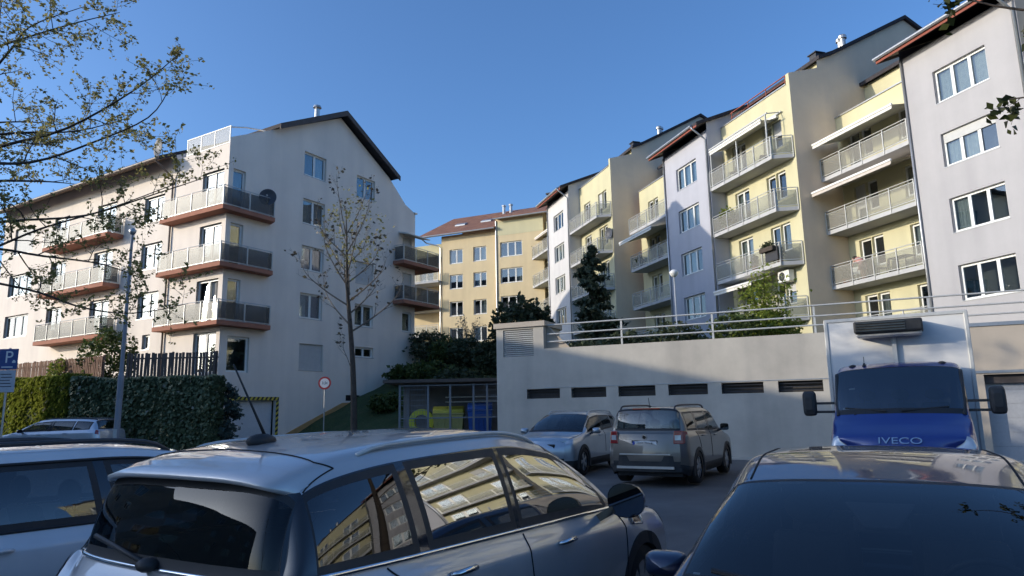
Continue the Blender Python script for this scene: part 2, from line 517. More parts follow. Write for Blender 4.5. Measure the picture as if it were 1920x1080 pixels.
def balcony(parent, poly, edges, z, th=.2, rail=1.0, style='row', slab_mats=None, gap=1.35, name='balcony', label=None, pan_mat=None):
    """poly: footprint (ccw seen from above), z: top of slab; edges: railing runs [((x,y),(x,y)),...]"""
    def mk():
        mb = MB(); mb.prism(poly, z - th, z, 0)
        mb.mi[0] = 1
        return mb.mesh('balcony', slab_mats or [M_SLAB, M_SLAB])
    o = put(mk(), name, parent)
    if label: o['label'] = label
    fr = MB()
    for (p, q) in edges:
        p, q = Vector((p[0], p[1], 0)), Vector((q[0], q[1], 0))
        d = q - p; ln = d.length; t = d / ln
        nrm = Vector((t.y, -t.x, 0))                    # outward (poly ccw)
        k = max(1, round(ln / gap))
        top = z + rail
        fr.tube([p + Vector((0, 0, top)), q + Vector((0, 0, top))], .024, 8)
        fr.bar(p + Vector((0, 0, z + .07)), q + Vector((0, 0, z + .07)), .03, .035)
        if style == 'row': fr.bar(p + Vector((0, 0, top - .13)), q + Vector((0, 0, top - .13)), .022, .022)
        for i in range(k + 1):
            a = p + t * (ln * i / k)
            fr.bar(a + nrm * .015 + Vector((0, 0, z - th + .03)), a + nrm * .015 + Vector((0, 0, top - .024)), .045, .045)
        for i in range(k):
            a = p + t * (ln * i / k + .045); b = p + t * (ln * (i + 1) / k - .045)
            z0, z1 = z + .10, top - (.15 if style == 'row' else .09)
            L_ = round((b - a).length, 2)
            zz = round(z1 - z0, 2)
            me = cached(('pan', L_, zz, style, pan_mat.name if pan_mat else ''), lambda: MB().box(0, L_, -.006, .006, 0, zz).mesh('panel', pan_mat or (M_FROST if style == 'row' else M_SMOKE)))
            put(me, 'panel', o, (a.x, a.y, z0), math.atan2(t.y, t.x))
    fr.build('railing', M_STEELP, o)
    return o
# ------------------------------------------------------------------ row frame
TA = R(-17.0)
N_ = Vector((math.cos(TA), -math.sin(TA), 0)); T_ = Vector((math.sin(TA), math.cos(TA), 0))
N_ = Vector((.9563, .2924, 0)); T_ = Vector((-.2924, .9563, 0))
GR = R(-25.0)                                   # garage wall
G0 = Vector((-0.62, 25.6, 0))
GX = Vector((math.cos(GR), math.sin(GR), 0)); GY = Vector((-math.sin(GR), math.cos(GR), 0))
def sstep(a, b, x):
    t = min(1, max(0, (x - a) / (b - a))); return t * t * (3 - 2 * t)

# ------------------------------------------------------------------ ground
def lot_z(x, y):
    return .19 * sstep(-9, -16, x) * sstep(17, 25, y)

def hill_base(p):
    s = p.dot(T_)
    return 3.55 + max(0, s - 33) * .15 - max(0, s - 62) * .05

def hill_z(x, y):
    p = Vector((x, y, 0)); q = p - G0
    gx, gy = q.dot(GX), q.dot(GY)
    b = hill_base(p)
    if gx >= 0: return b
    yb = 30.6 + (-.6 - x) * .53
    z = (y - yb) * .38 + .25 * mnoise.noise(Vector((x * .4, y * .4, 0)))
    return max(-.25, min(b, z))

def asphalt():
    m, N, L, P = newmat('asphalt')
    tc = N.new('ShaderNodeTexCoord')
    n = N.new('ShaderNodeTexNoise'); n.inputs['Scale'].default_value = .35; n.inputs['Detail'].default_value = 8; n.inputs['Roughness'].default_value = .7
    L.new(tc.outputs['Object'], n.inputs['Vector'])
    n2 = N.new('ShaderNodeTexNoise'); n2.inputs['Scale'].default_value = 120; n2.inputs['Detail'].default_value = 3
    L.new(tc.outputs['Object'], n2.inputs['Vector'])
    r = ramp(N, L, n.outputs[0], [(.3, (.065, .065, .067)), (.52, (.105, .103, .102)), (.72, (.16, .155, .15))])
    r2 = ramp(N, L, n2.outputs[0], [(.3, (.75, .75, .75)), (.7, (1.25, 1.25, 1.25))])
    mx = N.new('ShaderNodeMix'); mx.data_type = 'RGBA'; mx.blend_type = 'MULTIPLY'; mx.inputs[0].default_value = 1
    L.new(r.outputs[0], mx.inputs[6]); L.new(r2.outputs[0], mx.inputs[7]); L.new(mx.outputs[2], P.inputs['Base Color'])
    P.inputs['Roughness'].default_value = .82
    b = N.new('ShaderNodeBump'); b.inputs['Strength'].default_value = .4; b.inputs['Distance'].default_value = .006
    L.new(n2.outputs[0], b.inputs['Height']); L.new(b.outputs[0], P.inputs['Normal'])
    return m
M_ASPH = asphalt()
def grass_mat():
    m, N, L, P = newmat('rough_grass')
    tc = N.new('ShaderNodeTexCoord')
    n = N.new('ShaderNodeTexNoise'); n.inputs['Scale'].default_value = 1.1; n.inputs['Detail'].default_value = 9; n.inputs['Roughness'].default_value = .75
    L.new(tc.outputs['Object'], n.inputs['Vector'])
    r = ramp(N, L, n.outputs[0], [(.28, (.028, .036, .015)), (.5, (.045, .075, .02)), (.68, (.075, .085, .035)), (.8, (.11, .095, .06))])
    L.new(r.outputs[0], P.inputs['Base Color']); P.inputs['Roughness'].default_value = .95
    n2 = N.new('ShaderNodeTexNoise'); n2.inputs['Scale'].default_value = 9; n2.inputs['Detail'].default_value = 6
    L.new(tc.outputs['Object'], n2.inputs['Vector'])
    b = N.new('ShaderNodeBump'); b.inputs['Strength'].default_value = 1.0; b.inputs['Distance'].default_value = .12
    L.new(n2.outputs[0], b.inputs['Height']); L.new(b.outputs[0], P.inputs['Normal'])
    return m
M_GRASS = grass_mat()

def make_ground():
    # one sheet to the horizon with a dense middle
    xs = sorted(set([-900, -400, -150, -80, -50] + [k for k in range(-40, 41, 2)] + [50, 80, 150, 400, 900]))
    ys = sorted(set([-900, -300, -100, -40] + [k for k in range(-20, 61, 2)] + [80, 150, 400, 900]))
    V = []; F_ = []
    for y in ys:
        for x in xs: V.append((x, y, lot_z(x, y)))
    w = len(xs)
    for j in range(len(ys) - 1):
        for i in range(w - 1): F_.append((j * w + i, j * w + i + 1, (j + 1) * w + i + 1, (j + 1) * w + i))
    me = bpy.data.meshes.new('parking_lot'); me.from_pydata(V, [], F_); me.materials.append(M_ASPH)
    tag(put(me, 'parking_lot'), kind='structure')
    # hillside behind the garage and between the blocks
    mb = MB()
    def patch(gxs, gys):
        g = []
        for gy in gys:
            row = []
            for gx in gxs:
                p = G0 + GX * gx + GY * gy
                row.append((p.x, p.y, hill_z(p.x, p.y) if gx < 0.02 else hill_base(p)))
            g.append(row)
        for j in range(len(gys) - 1):
            for i in range(len(gxs) - 1):
                q = [g[j][i], g[j][i + 1], g[j + 1][i + 1], g[j + 1][i]]
                if max(k[2] for k in q) < -.2: continue
                mb.face(q)
    patch([.02 + k * 1.2 for k in range(34)], [.35 + k * 1.2 for k in range(70)])
    patch([-24.03 + k * .6 for k in range(41)], [-3 + k * .6 for k in range(146)])
    tag(mb.build('hillside', M_GRASS, smooth=True, weld=True), kind='structure')
make_ground()

def lot_markings():
    # faint blue bay lines on the asphalt
    m = noisy('bay_paint_worn', (.26, .27, .29), .45, 5, .8, .2, 60)
    mb = MB()
    fx, fy = math.sin(R(31)), math.cos(R(31))
    for k in range(-2, 5):
        cx, cy = .55 + k * 2.5 * fy, 10.3 - k * 2.5 * fx
        a = Vector((cx, cy, .005)); b = a + Vector((fx, fy, 0)) * 2.2
        w = Vector((fy, -fx, 0)) * .06
        mb.face([a - w, b - w, b + w, a + w])
    tag(mb.build('bay_markings', m), kind='structure')
    # shallow concrete gutter along the foot of the garage wall
    kb = MB()
    for k in range(26):
        x0 = .0 + k * 1.0
        p = [G0 + GX * (x0 + .005) + GY * -.40, G0 + GX * (x0 + .99) + GY * -.40, G0 + GX * (x0 + .99) + GY * -.01, G0 + GX * (x0 + .005) + GY * -.01]
        kb.hexa([(q.x, q.y, -.02) for q in p], [(q.x, q.y, .05) for q in p])
    tag(kb.build('kerb', M_CONC), kind='structure')
lot_markings()

# ------------------------------------------------------------------ terraced row of houses
HW = 11.73                                       # local height of the top window heads
def gutter_run(mb, a, b, r=.075, mi=0):
    mb.tube([a, b], r, 10, mi)

def row_house(idx, n0, sc, wt, lav, label, near=True):
    base = wt - HW
    org = N_ * n0 + T_ * sc
    th = empty('terraced_house', (org.x, org.y, base), math.atan2(-T_.y, -T_.x))
    tag(th, label, 'apartment house', 'stepped row of apartment houses')
    F0 = Face(0, 0, 0)
    # lavender bay
    wins = []
    for k in range(4):
        t = HW - 2.8 * k
        wins.append((1.5, 3.88, t - 1.45, t))
    mb = MB(); wall(mb, F0, 0, 5.25, -4, HW + 1.3, wins)
    Fs = Face(5.25, 0, R(90)); wall(mb, Fs, 0, 3.2, -4, HW + 4, (), top=[(0, HW + 1.74), (3.2, HW + 3.07)])
    Fl = Face(0, 3.4, R(-90)); wall(mb, Fl, 0, 3.4, -4, HW + 4, (), top=[(0, HW + 3.15), (3.4, HW + 1.74)])
    mb.build('bay_wall', lav, th)
    for k, o in enumerate(wins):
        cur = [None, ('w', .0, .62), ('b', .05, .95), ('w', .02, .3), ('w', 0, 1)][(k * 2 + idx * 3 + 1) % 5]
        window(th, F0, *o, n=3, curtain=cur, shutter=(.28 if (idx == 1 and k == 1) else 0))
    # near bay (right): yellow wall, doors
    Fn = Face(0, 1.0, 0)
    doors = []
    for k in range(5):
        zt = HW - 2.42 - 2.8 * k
        doors += [(6.15, 7.45, zt + .02, zt + 2.22), (9.0, 9.75, zt + .02, zt + 2.22), (9.80, 10.55, zt + .75, zt + 2.22)]
    mb = MB(); wall(mb, Fn, 5.25, 11.45, -4, HW + 1.42, doors)
    mb.build('balcony_wall', M_YEL, th)
    # far bay (left)
    Ff = Face(0, 1.25, 0)
    fd = []
    for k in range(5):
        zt = HW - 2.42 - 2.8 * k
        fd += [(-4.7, -3.95, zt + .02, zt + 2.22), (-3.9, -3.2, zt + .75, zt + 2.22), (-1.65, -.35, zt + .75, zt + 2.22)]
    mb = MB(); wall(mb, Ff, -6.0, 0, -4, HW + .98, fd)
    mb.build('balcony_wall', M_YEL, th)
    for lst, ff in ((doors, Fn), (fd, Ff)):
        for q, o in enumerate(lst):
            fl = q // 3
            if fl > 3: continue
            door = (o[3] - o[2]) > 2
            window(th, ff, *o, n=2 if (o[1] - o[0]) > 1 else 1, name='balcony_door' if door else 'window', sill=not door, transom=None,
                   curtain=[('w', 0, 1), None, ('w', 0, .55), None, None][(q + idx * 2) % 5], shutter=.55 if (q + idx) % 9 == 4 else 0)
    # parapet copings
    MB().box(5.26, 11.19, .94, 1.25, HW + 1.421, HW + 1.48).build('coping', M_ZINC, th); MB().box(-6.0, -.01, 1.18, 1.5, HW + .981, HW + 1.04).build('coping', M_ZINC, th)
    # end wall with roof fin, sand coloured
    Fe = Face(11.45, 1.0, R(90))
    mb = MB()
    wall(mb, Fe, 0, 17.0, -4, 26, top=[(0, HW + 1.98), (1.85, HW + 2.5), (1.9, HW + 2.95), (2.84, HW + 3.34), (8.2, HW + 6.28), (17.0, HW + 1.4)])
    # thickness of the fin in front of the attic terrace
    mb.face([(11.45, 1.0, HW + 1.42), (11.20, 1.0, HW + 1.42), (11.20, 1.0, HW + 1.98), (11.45, 1.0, HW + 1.98)], 1)
    mb.face([(11.20, 1.0, HW + .4), (11.20, 2.9, HW + .4), (11.20, 2.9, HW + 2.5), (11.20, 1.0, HW + 1.98)])
    mb.face([(11.45, 1.0, HW + 1.98), (11.20, 1.0, HW + 1.98), (11.20, 2.9, HW + 2.45), (11.45, 2.9, HW + 2.45)], 0)
    # far end wall and back
    Fb = Face(-6.0, 18, R(-90)); wall(mb, Fb, 0, 16.75, -4, HW + 6, top=[(0, HW + 1.2), (8.8, HW + 6.0), (16.75, HW + .98)])
    mb.face([(11.45, 18, -4), (-6, 18, -4), (-6, 18, HW + 1.2), (11.45, 18, HW + 1.2)])
    mb.build('end_wall', [M_SAND, M_YEL], th)
    # attic storey behind the terraces
    mb = MB(); wall(mb, Face(0, 3.2, 0), 5.25, 11.2, HW + .3, HW + 3.05, ()); mb.build('attic_wall', M_YEL, th)
    mb = MB(); wall(mb, Face(0, 3.4, 0), -6, 0, HW + .3, HW + 3.1, ()); mb.build('attic_wall', M_YEL, th)
    MB().box(5.26, 11.19, 1.2, 3.19, HW + .2, HW + .35).build('terrace_floor', M_SLAB, th); MB().box(-5.99, -.01, 1.45, 3.39, HW + .2, HW + .35).build('terrace_floor', M_SLAB, th)
    # roof: slab over the lavender bay and the main slope behind
    def rz(y): return HW + 1.42 + .416 * (y + .8) if y < 3.84 else HW + 3.35 + .55 * (y - 3.84)
    mb = MB()
    def slab(x0, x1, y0, y1, t=.2, f=rz, mi=0):
        mb.hexa([(x0, y0, f(y0)), (x1, y0, f(y0)), (x1, y1, f(y1)), (x0, y1, f(y1))],
                [(x0, y0, f(y0) + t), (x1, y0, f(y0) + t), (x1, y1, f(y1) + t), (x0, y1, f(y1) + t)], mi)
    slab(-.5, 5.45, -.8, 3.84); slab(5.46, 11.62, 2.9, 3.84); slab(-6.3, -.51, 3.1, 3.84); slab(-6.3, 11.62, 3.84, 9.2)
    rz2 = lambda y: rz(9.2) - .53 * (y - 9.2)
    slab(-6.3, 11.62, 9.2, 18.6, f=rz2)
    rf = mb.build('roof', M_DARKROOF, th)
    mb = MB()
    mb.face([(-.48, -.78, rz(-.8) - .01), (-.48, .0, rz(0) - .01), (5.43, .0, rz(0) - .01), (5.43, -.78, rz(-.8) - .01)])
    mb.face([(-.48, 0, rz(0) - .01), (-.48, 3.2, rz(3.2) - .01), (0, 3.2, rz(3.2) - .01), (0, 0, rz(0) - .01)])
    mb.build('soffit', M_SOFFIT, rf)
    MB().box(-.5, 5.45, -.83, -.805, rz(-.8) - .12, rz(-.8) + .0).build('fascia', M_REDWOOD, rf)
    mb = MB(); mb.hexa([(-.53, -.80, rz(-.8) - .14), (-.502, -.80, rz(-.8) - .14), (-.502, 3, rz(3) - .14), (-.53, 3, rz(3) - .14)],
            [(-.53, -.80, rz(-.8) + .22), (-.502, -.80, rz(-.8) + .22), (-.502, 3, rz(3) + .22), (-.53, 3, rz(3) + .22)])
    mb.build('barge_board', M_SOFFIT, rf)
    mb = MB(); gutter_run(mb, (-.55, -.9, rz(-.8) + .08), (5.0, -.9, rz(-.8) + .08), .085)
    mb.build('gutter', M_ZINC, rf)
    mb = MB()
    mb.tube([(5.0, -.9, rz(-.8) + .02), (5.05, -.88, rz(-.8) - .1), (5.12, -.30, rz(-.8) - .55), (5.17, -.08, rz(-.8) - .75), (5.17, -.08, -3.5)], .055, 8)
    mb.tube([(.10, -.07, HW + 1.3), (.10, -.07, -3.5)], .05, 8)
    mb.build('downpipe', M_ZINC, th, smooth=True)
    # flues on the ridge
    for fx, fy in ((9.9, 6.3), (9.1, 6.9)):
        mb = MB(); mb.lathe([(.16, 0), (.16, .75), (.24, .78), (.24, .92), (.18, 1.0)], 12, 0, 'z', (fx, fy, rz(fy) + .05))
        mb.build('flue', M_STEEL, rf, smooth=False)
    mb = MB(); mb.box(10.5, 11.0, 3.3, 3.8, rz(3.3), rz(3.6) + .45); mb.box(10.42, 11.08, 3.22, 3.88, rz(3.6) + .45, rz(3.6) + .5)
    mb.build('chimney', M_DARKMET, rf)
    # balconies
    for k in range(4):
        z = HW - 2.42 - 2.8 * k
        balcony(th, [(5.26, -.02), (10.85, -.02), (11.36, .99), (5.26, .99)], [((5.3, -.02), (10.85, -.02)), ((10.85, -.02), (11.34, .95))], z, gap=1.4)
        balcony(th, [(-5.38, -.02), (-.02, -.02), (-.02, 1.24), (-5.38, 1.24)], [((-5.36, 1.2), (-5.36, -.02)), ((-5.36, -.02), (-.03, -.02))], z, gap=1.34)
    return th

def awning(th, x0, x1, y, z, out, drop, mat, ret=False):
    a = empty('awning'); 
    mb = MB()
    mb.box(x0, x1, y - .16, y - .02, z - .02, z + .13)
    me = mb.mesh('awning', mat)
    bpy.data.objects.remove(a)
    o = put(me, 'awning', th)
    cl = MB(); n = 10
    for k in range(n):
        f0, f1 = k / n, (k + 1) / n
        sag = lambda f: -.05 * math.sin(f * math.pi)
        cl.face([(x0 + .05, y - .1 - out * f0, z - drop * f0 + sag(f0)), (x1 - .05, y - .1 - out * f0, z - drop * f0 + sag(f0)),
                 (x1 - .05, y - .1 - out * f1, z - drop * f1 + sag(f1)), (x0 + .05, y - .1 - out * f1, z - drop * f1 + sag(f1))])
    yy = y - .1 - out; zz = z - drop
    cl.face([(x0 + .05, yy - .03, zz - .20), (x1 - .05, yy - .03, zz - .20), (x1 - .05, yy, zz), (x0 + .05, yy, zz)])
    cl.build('awning_cloth', mat, o, smooth=False)
    fb = MB(); fb.box(x0 + .03, x1 - .03, yy - .05, yy + .03, zz - .04, zz + .05)
    for x in (x0 + .5, x1 - .5): fb.bar((x, y - .1, z - .05), (x, yy, zz - .02), .04, .04)
    fb.build('awning_arm', M_FRAME, o)
    return o

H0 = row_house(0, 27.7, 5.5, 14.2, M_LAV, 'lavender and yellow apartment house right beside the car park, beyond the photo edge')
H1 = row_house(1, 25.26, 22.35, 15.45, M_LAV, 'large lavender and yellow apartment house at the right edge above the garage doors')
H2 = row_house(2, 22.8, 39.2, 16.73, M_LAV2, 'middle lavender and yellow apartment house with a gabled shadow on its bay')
H3 = row_house(3, 21.06, 57.3, 18.52, M_WHITE_LITLAV, 'farthest house of the stepped row with a narrow lavender bay whitened for stronger sun')
# awnings
awning(H1, -5.2, -.1, 1.25, HW - .35, 1.75, .42, M_AWNW)
awning(H1, -5.35, -.3, 1.25, HW - 2.75, 1.95, .55, M_AWN)
awning(H2, -5.3, -.4, 1.25, HW - 2.75, 2.1, .55, M_AWNW)
awning(H2, 5.5, 10.4, 1.0, HW - .05, 1.0, .25, M_AWNW)
awning(H2, 5.7, 9.2, 1.0, HW - 2.42 - 5.6 - .25, 1.5, .5, M_AWNW)
awning(H3, -5.0, -.6, 1.25, HW - .3, .9, .2, M_AWN)
# pergola posts and rail on the top balcony of the middle house
def pergola():
    mb = MB(); z0 = HW - 2.42; zt = z0 + 2.35
    for x in (5.5, 8.0, 10.6): mb.bar((x, .0, z0), (x, .0, zt), .06, .06)
    mb.bar((5.35, 0, zt), (10.75, 0, zt), .06, .07); mb.bar((5.35, .9, zt + .2), (10.75, .9, zt + .2), .06, .07)
    for x in (5.5, 6.8, 8.0, 9.3, 10.6): mb.bar((x, 0, zt + .03), (x, .9, zt + .21), .04, .05)
    mb.build('pergola_frame', M_STEELP, H2)
    mb = MB()                                   # reddish handrail of the attic terrace
    for x in (6.0, 7.6, 9.2, 10.8): mb.bar((x, 1.3, HW + 1.45), (x, 1.3, HW + 2.15), .04, .04)
    mb.bar((5.9, 1.3, HW + 2.15), (10.9, 1.3, HW + 2.15), .05, .05); mb.bar((5.9, 1.3, HW + 1.85), (10.9, 1.3, HW + 1.85), .03, .03)
    mb.build('attic_railing', M_REDWOOD, H2)
pergola()
def flue_group(H, pts):
    for x, y, z in pts:
        mb = MB(); mb.lathe([(.13, 0), (.13, .5), (.2, .52), (.2, .66), (.14, .7)], 10, 0, 'z', (x, y, z)); mb.build('flue', M_STEEL, H)

# ------------------------------------------------------------------ pale gabled block on the left
def block_left():
    th = empty('gabled_apartment_block', (-14.45, 33.75, 0), R(59))
    tag(th, 'pale pinkish gabled apartment block on the left with red-bottomed corner balconies', 'apartment block')
    Fg = Face(0, 0, 0)
    D = 24.0
    Fl = Face(0, D, R(-90))                       # face x = D - v
    topg = [(0, 15.85), (7.76, 19.75), (12.3, 17.15), (14.0, 15.7), (15.05, 15.3)]
    og = [(4.97, 6.65, 15.28, 16.7), (9.25, 10.92, 15.07, 16.5), (4.97, 6.65, 12.38, 13.87), (4.97, 6.65, 9.68, 11.10), (9.3, 10.92, 9.55, 10.95),
          (4.97, 6.65, 6.92, 8.36), (9.3, 10.92, 6.87, 8.25), (5.05, 6.8, 4.02, 5.5), (9.4, 11.0, 4.97, 5.6), (13.75, 14.7, 6.9, 8.25), (13.75, 14.7, 12.1, 13.4), (13.75, 14.7, 9.3, 10.9),
          (.75, 3.6, -.6, 2.36), (8.7, 9.9, 2.34, 2.68)]
    cd = []
    for z in (12.0, 9.1, 6.2): cd += [(.28, 1.05, z + .05, z + 2.25)]
    cd += [(.45, 1.75, 3.75, 5.55)]
    og2 = og + cd
    mb = MB(); wall(mb, Fg, 0, 15.05, -.6, 20.5, og2, top=topg)
    ol = []
    for z in (12.0, 9.1, 6.2): ol += [(D - 2.1, D - .35, z + .05, z + 2.25)]
    ol += [(D - 2.1, D - .30, 3.7, 5.75)]
    for v0, v1 in ((5.4, 7.3), (19.5, 22.6)):
        for z in (15.15 - 2.8, 11.1 - 1.45, 8.35 - 1.45):
            if v0 > 19 and z > 12: continue
            ol.append((D - v1, D - v0, z, z + 1.45))
    ol.append((D - 6.6, D - 5.9, 5.2, 6.0))
    for z in (12.0, 9.1, 6.2): ol += [(D - 12.2, D - 10.2, z + .05, z + 2.2), (D - 17.2, D - 15.4, z + .8, z + 2.2)]
    ol.append((D - 22.4, D - 19.8, 12.5, 14.3))
    wall(mb, Fl, 0, D - 4.6, -.6, 15.85, ol); wall(mb, Fl, D - 4.6, D, -.6, 15.55, ol)
    Fr = Face(15.05, 0, R(90)); wall(mb, Fr, 0, D, -.6, 15.3)
    mb.face([(15.05, D, -.6), (0, D, -.6), (0, D, 15.85), (7.76, D, 19.75), (15.05, D, 15.3)])
    mb.box(0.02, 2.76, .02, 4.6, 14.9, 15.0)
    mb.face([(2.76, .1, 15.0), (2.76, 4.6, 15.0), (2.76, 4.6, 17.2), (2.76, .1, 17.2)])
    mb.face([(0, 4.6, 15), (2.76, 4.6, 15.0), (2.76, 4.6, 17.2), (0, 4.6, 15.85)])
    mb.build('wall', M_PINK, th)
    # windows of the gable
    cur = [('w', .5, 1), None, ('w', 0, 1), None, None, ('w', 0, .4), None, None, None, None, None, None]
    for k, o in enumerate(og[:12]):
        sh = {7: 1.0, 4: .98, 10: .9, 11: .85}.get(k, 0)
        window(th, Fg, *o, n=1 if o[1] - o[0] < 1.2 else 2, curtain=cur[k], shutter=sh)
    for o in cd: window(th, Fg, *o, n=1, name='balcony_door', sill=False, curtain=None)
    for k, o in enumerate(ol):
        if o == (D - 22.4, D - 19.8, 12.5, 14.3):
            window(th, Fl, *o, n=2, shutter=.98); continue
        w_ = o[1] - o[0]; dr = o[3] - o[2] > 2
        window(th, Fl, *o, n=3 if w_ > 2.2 else (2 if w_ > 1 else 1), name='balcony_door' if dr else 'window', sill=not dr, curtain=[None, ('w', 0, 1), ('w', .4, 1)][k % 3], tilt=(TILT if k == 2 else None))
    # garage door with black and yellow warning frame
    mb = MB()
    n = 5
    for k in range(n):
        z = 0.02 + k * 2.3 / n
        mb.box(.77, 3.58, .30, .36, z, z + 2.3 / n - .015)
    mb.box(.77, 3.58, .32, .37, 0, 2.34)
    gd = mb.build('garage_door', plain('door_white', (.62, .63, .64), .5), th)
    st = MB()
    def stripes(a, b, wv, n):
        a, b, wv = Vector(a), Vector(b), Vector(wv)
        for k in range(n):
            p, q = a.lerp(b, k / n), a.lerp(b, (k + 1) / n)
            t = (b - a) / n
            lo = [p, q, q + wv + t * .9, p + wv + t * .9]
            if k == n - 1: lo = [p, q, q + wv, p + wv + t * .9]
            st.hexa([v + Vector((0, 0.0, 0)) for v in lo], [v + Vector((0, -.012, 0)) for v in lo], k % 2)
    stripes((.58, -.003, 2.37), (3.78, -.003, 2.37), (0, 0, .17), 24)
    stripes((3.61, -.003, 0.02), (3.61, -.003, 2.36), (.17, 0, 0), 18)
    stripes((.57, -.003, 0.02), (.57, -.003, 2.36), (.17, 0, 0), 18)
    st.build('warning_frame', [plain('warning_yellow', (.62, .50, .06), .5), plain('warning_black', (.02, .02, .02), .5)], gd)
    mb = MB(); mb.box(8.72, 9.88, .10, .14, 2.35, 2.67)
    for k in range(4): mb.box(8.72, 9.88, .03, .09, 2.37 + k * .08, 2.39 + k * .08)
    mb.build('vent', M_DARKMET, th)
    # orange plinth following the ground
    pl = [(4.0, .25), (5.2, .75), (8.4, 2.0), (11.0, 2.12), (12.0, 2.5), (15.1, 4.65)]
    mb = MB()
    for (a, b) in zip(pl[:-1], pl[1:]):
        mb.hexa([(a[0], -.07, a[1] - 1.4), (b[0], -.07, b[1] - 1.4), (b[0], -.004, b[1] - 1.4), (a[0], -.004, a[1] - 1.4)],
                [(a[0], -.07, a[1] + .22), (b[0], -.07, b[1] + .22), (b[0], -.004, b[1] + .22), (a[0], -.004, a[1] + .22)])
    mb.build('plinth', M_PLINTH, th)
    # roof
    mb = MB()
    def rl(x): return 19.9 - .525 * abs(x - 7.76) if x < 7.76 else 19.9 - .555 * (x - 7.76)
    def slab(x0, x1, y0, y1, t=.22):
        mb.hexa([(x0, y0, rl(x0)), (x1, y0, rl(x1)), (x1, y1, rl(x1)), (x0, y1, rl(x0))],
                [(x0, y0, rl(x0) + t), (x1, y0, rl(x1) + t), (x1, y1, rl(x1) + t), (x0, y1, rl(x0) + t)])
    slab(2.7, 7.76, -.55, 4.6); slab(-1.0, 7.76, 4.601, D + .5); slab(7.76, 12.75, -.55, D + .5)
    rf = mb.build('roof', M_DARKROOF, th)
    mb = MB()
    mb.hexa([(2.7, -.57, rl(2.7) - .12), (7.76, -.57, rl(7.76) - .12), (7.76, -.50, rl(7.76) - .12), (2.7, -.50, rl(2.7) - .12)],
            [(2.7, -.57, rl(2.7) + .2), (7.76, -.57, rl(7.76) + .2), (7.76, -.50, rl(7.76) + .2), (2.7, -.50, rl(2.7) + .2)])
    mb.hexa([(7.76, -.57, rl(7.76) - .12), (12.8, -.57, rl(12.8) - .12), (12.8, -.50, rl(12.8) - .12), (7.76, -.50, rl(7.76) - .12)],
            [(7.76, -.57, rl(7.76) + .2), (12.8, -.57, rl(12.8) + .2), (12.8, -.50, rl(12.8) + .2), (7.76, -.50, rl(7.76) + .2)])
    mb.build('barge_board', M_SOFFIT, rf)
    mb = MB(); mb.hexa([(-1.0, 4.65, rl(-1) - .015), (.0, 4.65, rl(0) - .015), (.0, D, rl(0) - .015), (-1.0, D, rl(-1) - .015)],
                       [(-1.0, 4.65, rl(-1) - .005), (.0, 4.65, rl(0) - .005), (.0, D, rl(0) - .005), (-1.0, D, rl(-1) - .005)])
    mb.build('soffit', noisy('soffit_brown', (.17, .12, .09), .15, 3, .7, .1, 30), rf)
    mb = MB(); mb.tube([(-1.08, 4.6, rl(-1) + .05), (-1.08, D + .3, rl(-1) + .05)], .09, 10)
    mb.tube([(-1.08, 4.8, rl(-1)), (-.9, 4.72, rl(-1) - .2), (-.15, 4.65, rl(-1) - .75), (-.09, 4.62, rl(-1) - .95), (-.09, 4.62, 3.5)], .055, 8)
    mb.build('gutter', noisy('gutter_brown', (.16, .12, .10), .1, 4, .5, 0), rf)
    mb = MB(); mb.lathe([(.16, 0), (.16, .75), (.08, .8), (.26, .85), (.22, .98), (.05, 1.05)], 12, 0, 'z', (6.9, 1.2, rl(6.9) + .1)); mb.build('flue', M_STEEL, rf)
    # curved wall shoulder at the right end
    mb = MB(); mb.box(14.9, 15.2, -.1, D, 15.28, 15.36); mb.build('coping', M_ZINC, rf)
    # glass screen on the corner terrace
    mb = MB(); ps = [.1, 1.35, 2.5, 3.7]
    for v in ps: mb.bar((.06, v, 15.5), (.06, v, 16.5), .05, .05)
    mb.bar((.06, .05, 16.5), (.06, 3.75, 16.5), .05, .05); mb.bar((.06, .05, 15.62), (.06, 3.75, 15.62), .04, .04)
    mb.tube([(.06, .1, 16.45), (1.0, .1, 16.75), (2.0, .1, 16.95), (2.8, .1, 17.0)], .04, 6)
    gs = mb.build('terrace_screen', M_FRAME, th)
    for a, b in zip(ps[:-1], ps[1:]):
        put(cached(('ts', a), lambda: MB().box(.05, .062, a + .04, b - .04, 15.65, 16.46).mesh('pane', M_FROST)), 'pane', gs)
    # corner balconies
    mats = [M_TERRA, M_TERRA]
    for k, z in enumerate((12.0, 9.1, 6.2)):
        poly = [(-.65, -.6), (2.55, -.6), (2.75, -.02), (-.02, -.02), (-.02, 4.7), (-.65, 4.7)]
        balcony(th, poly, [((-.6, 4.65), (-.6, -.55)), ((-.6, -.55), (2.5, -.55)), ((2.5, -.55), (2.62, -.1))], z, .22, 1.02, 'smoke', mats, 1.3)
        poly = [(-.95, 9.2), (-.02, 9.2), (-.02, 16.4), (-.95, 16.4)]
        balcony(th, poly, [((-.9, 16.35), (-.9, 9.25)), ((-.9, 9.25), (-.1, 9.25)), ((-.1, 16.35), (-.9, 16.35))], z, .22, 1.02, 'smoke', mats, 1.4)
    for z in (11.5, 8.85):
        poly = [(12.75, -.95), (16.6, -.95), (16.6, 2.0), (15.07, 2.0), (15.07, -.02), (12.75, -.02)]
        balcony(th, poly, [((12.8, -.1), (12.8, -.9)), ((12.8, -.9), (16.55, -.9)), ((16.55, -.9), (16.55, 1.95))], z, .22, 1.05, 'smoke', mats, 1.3)
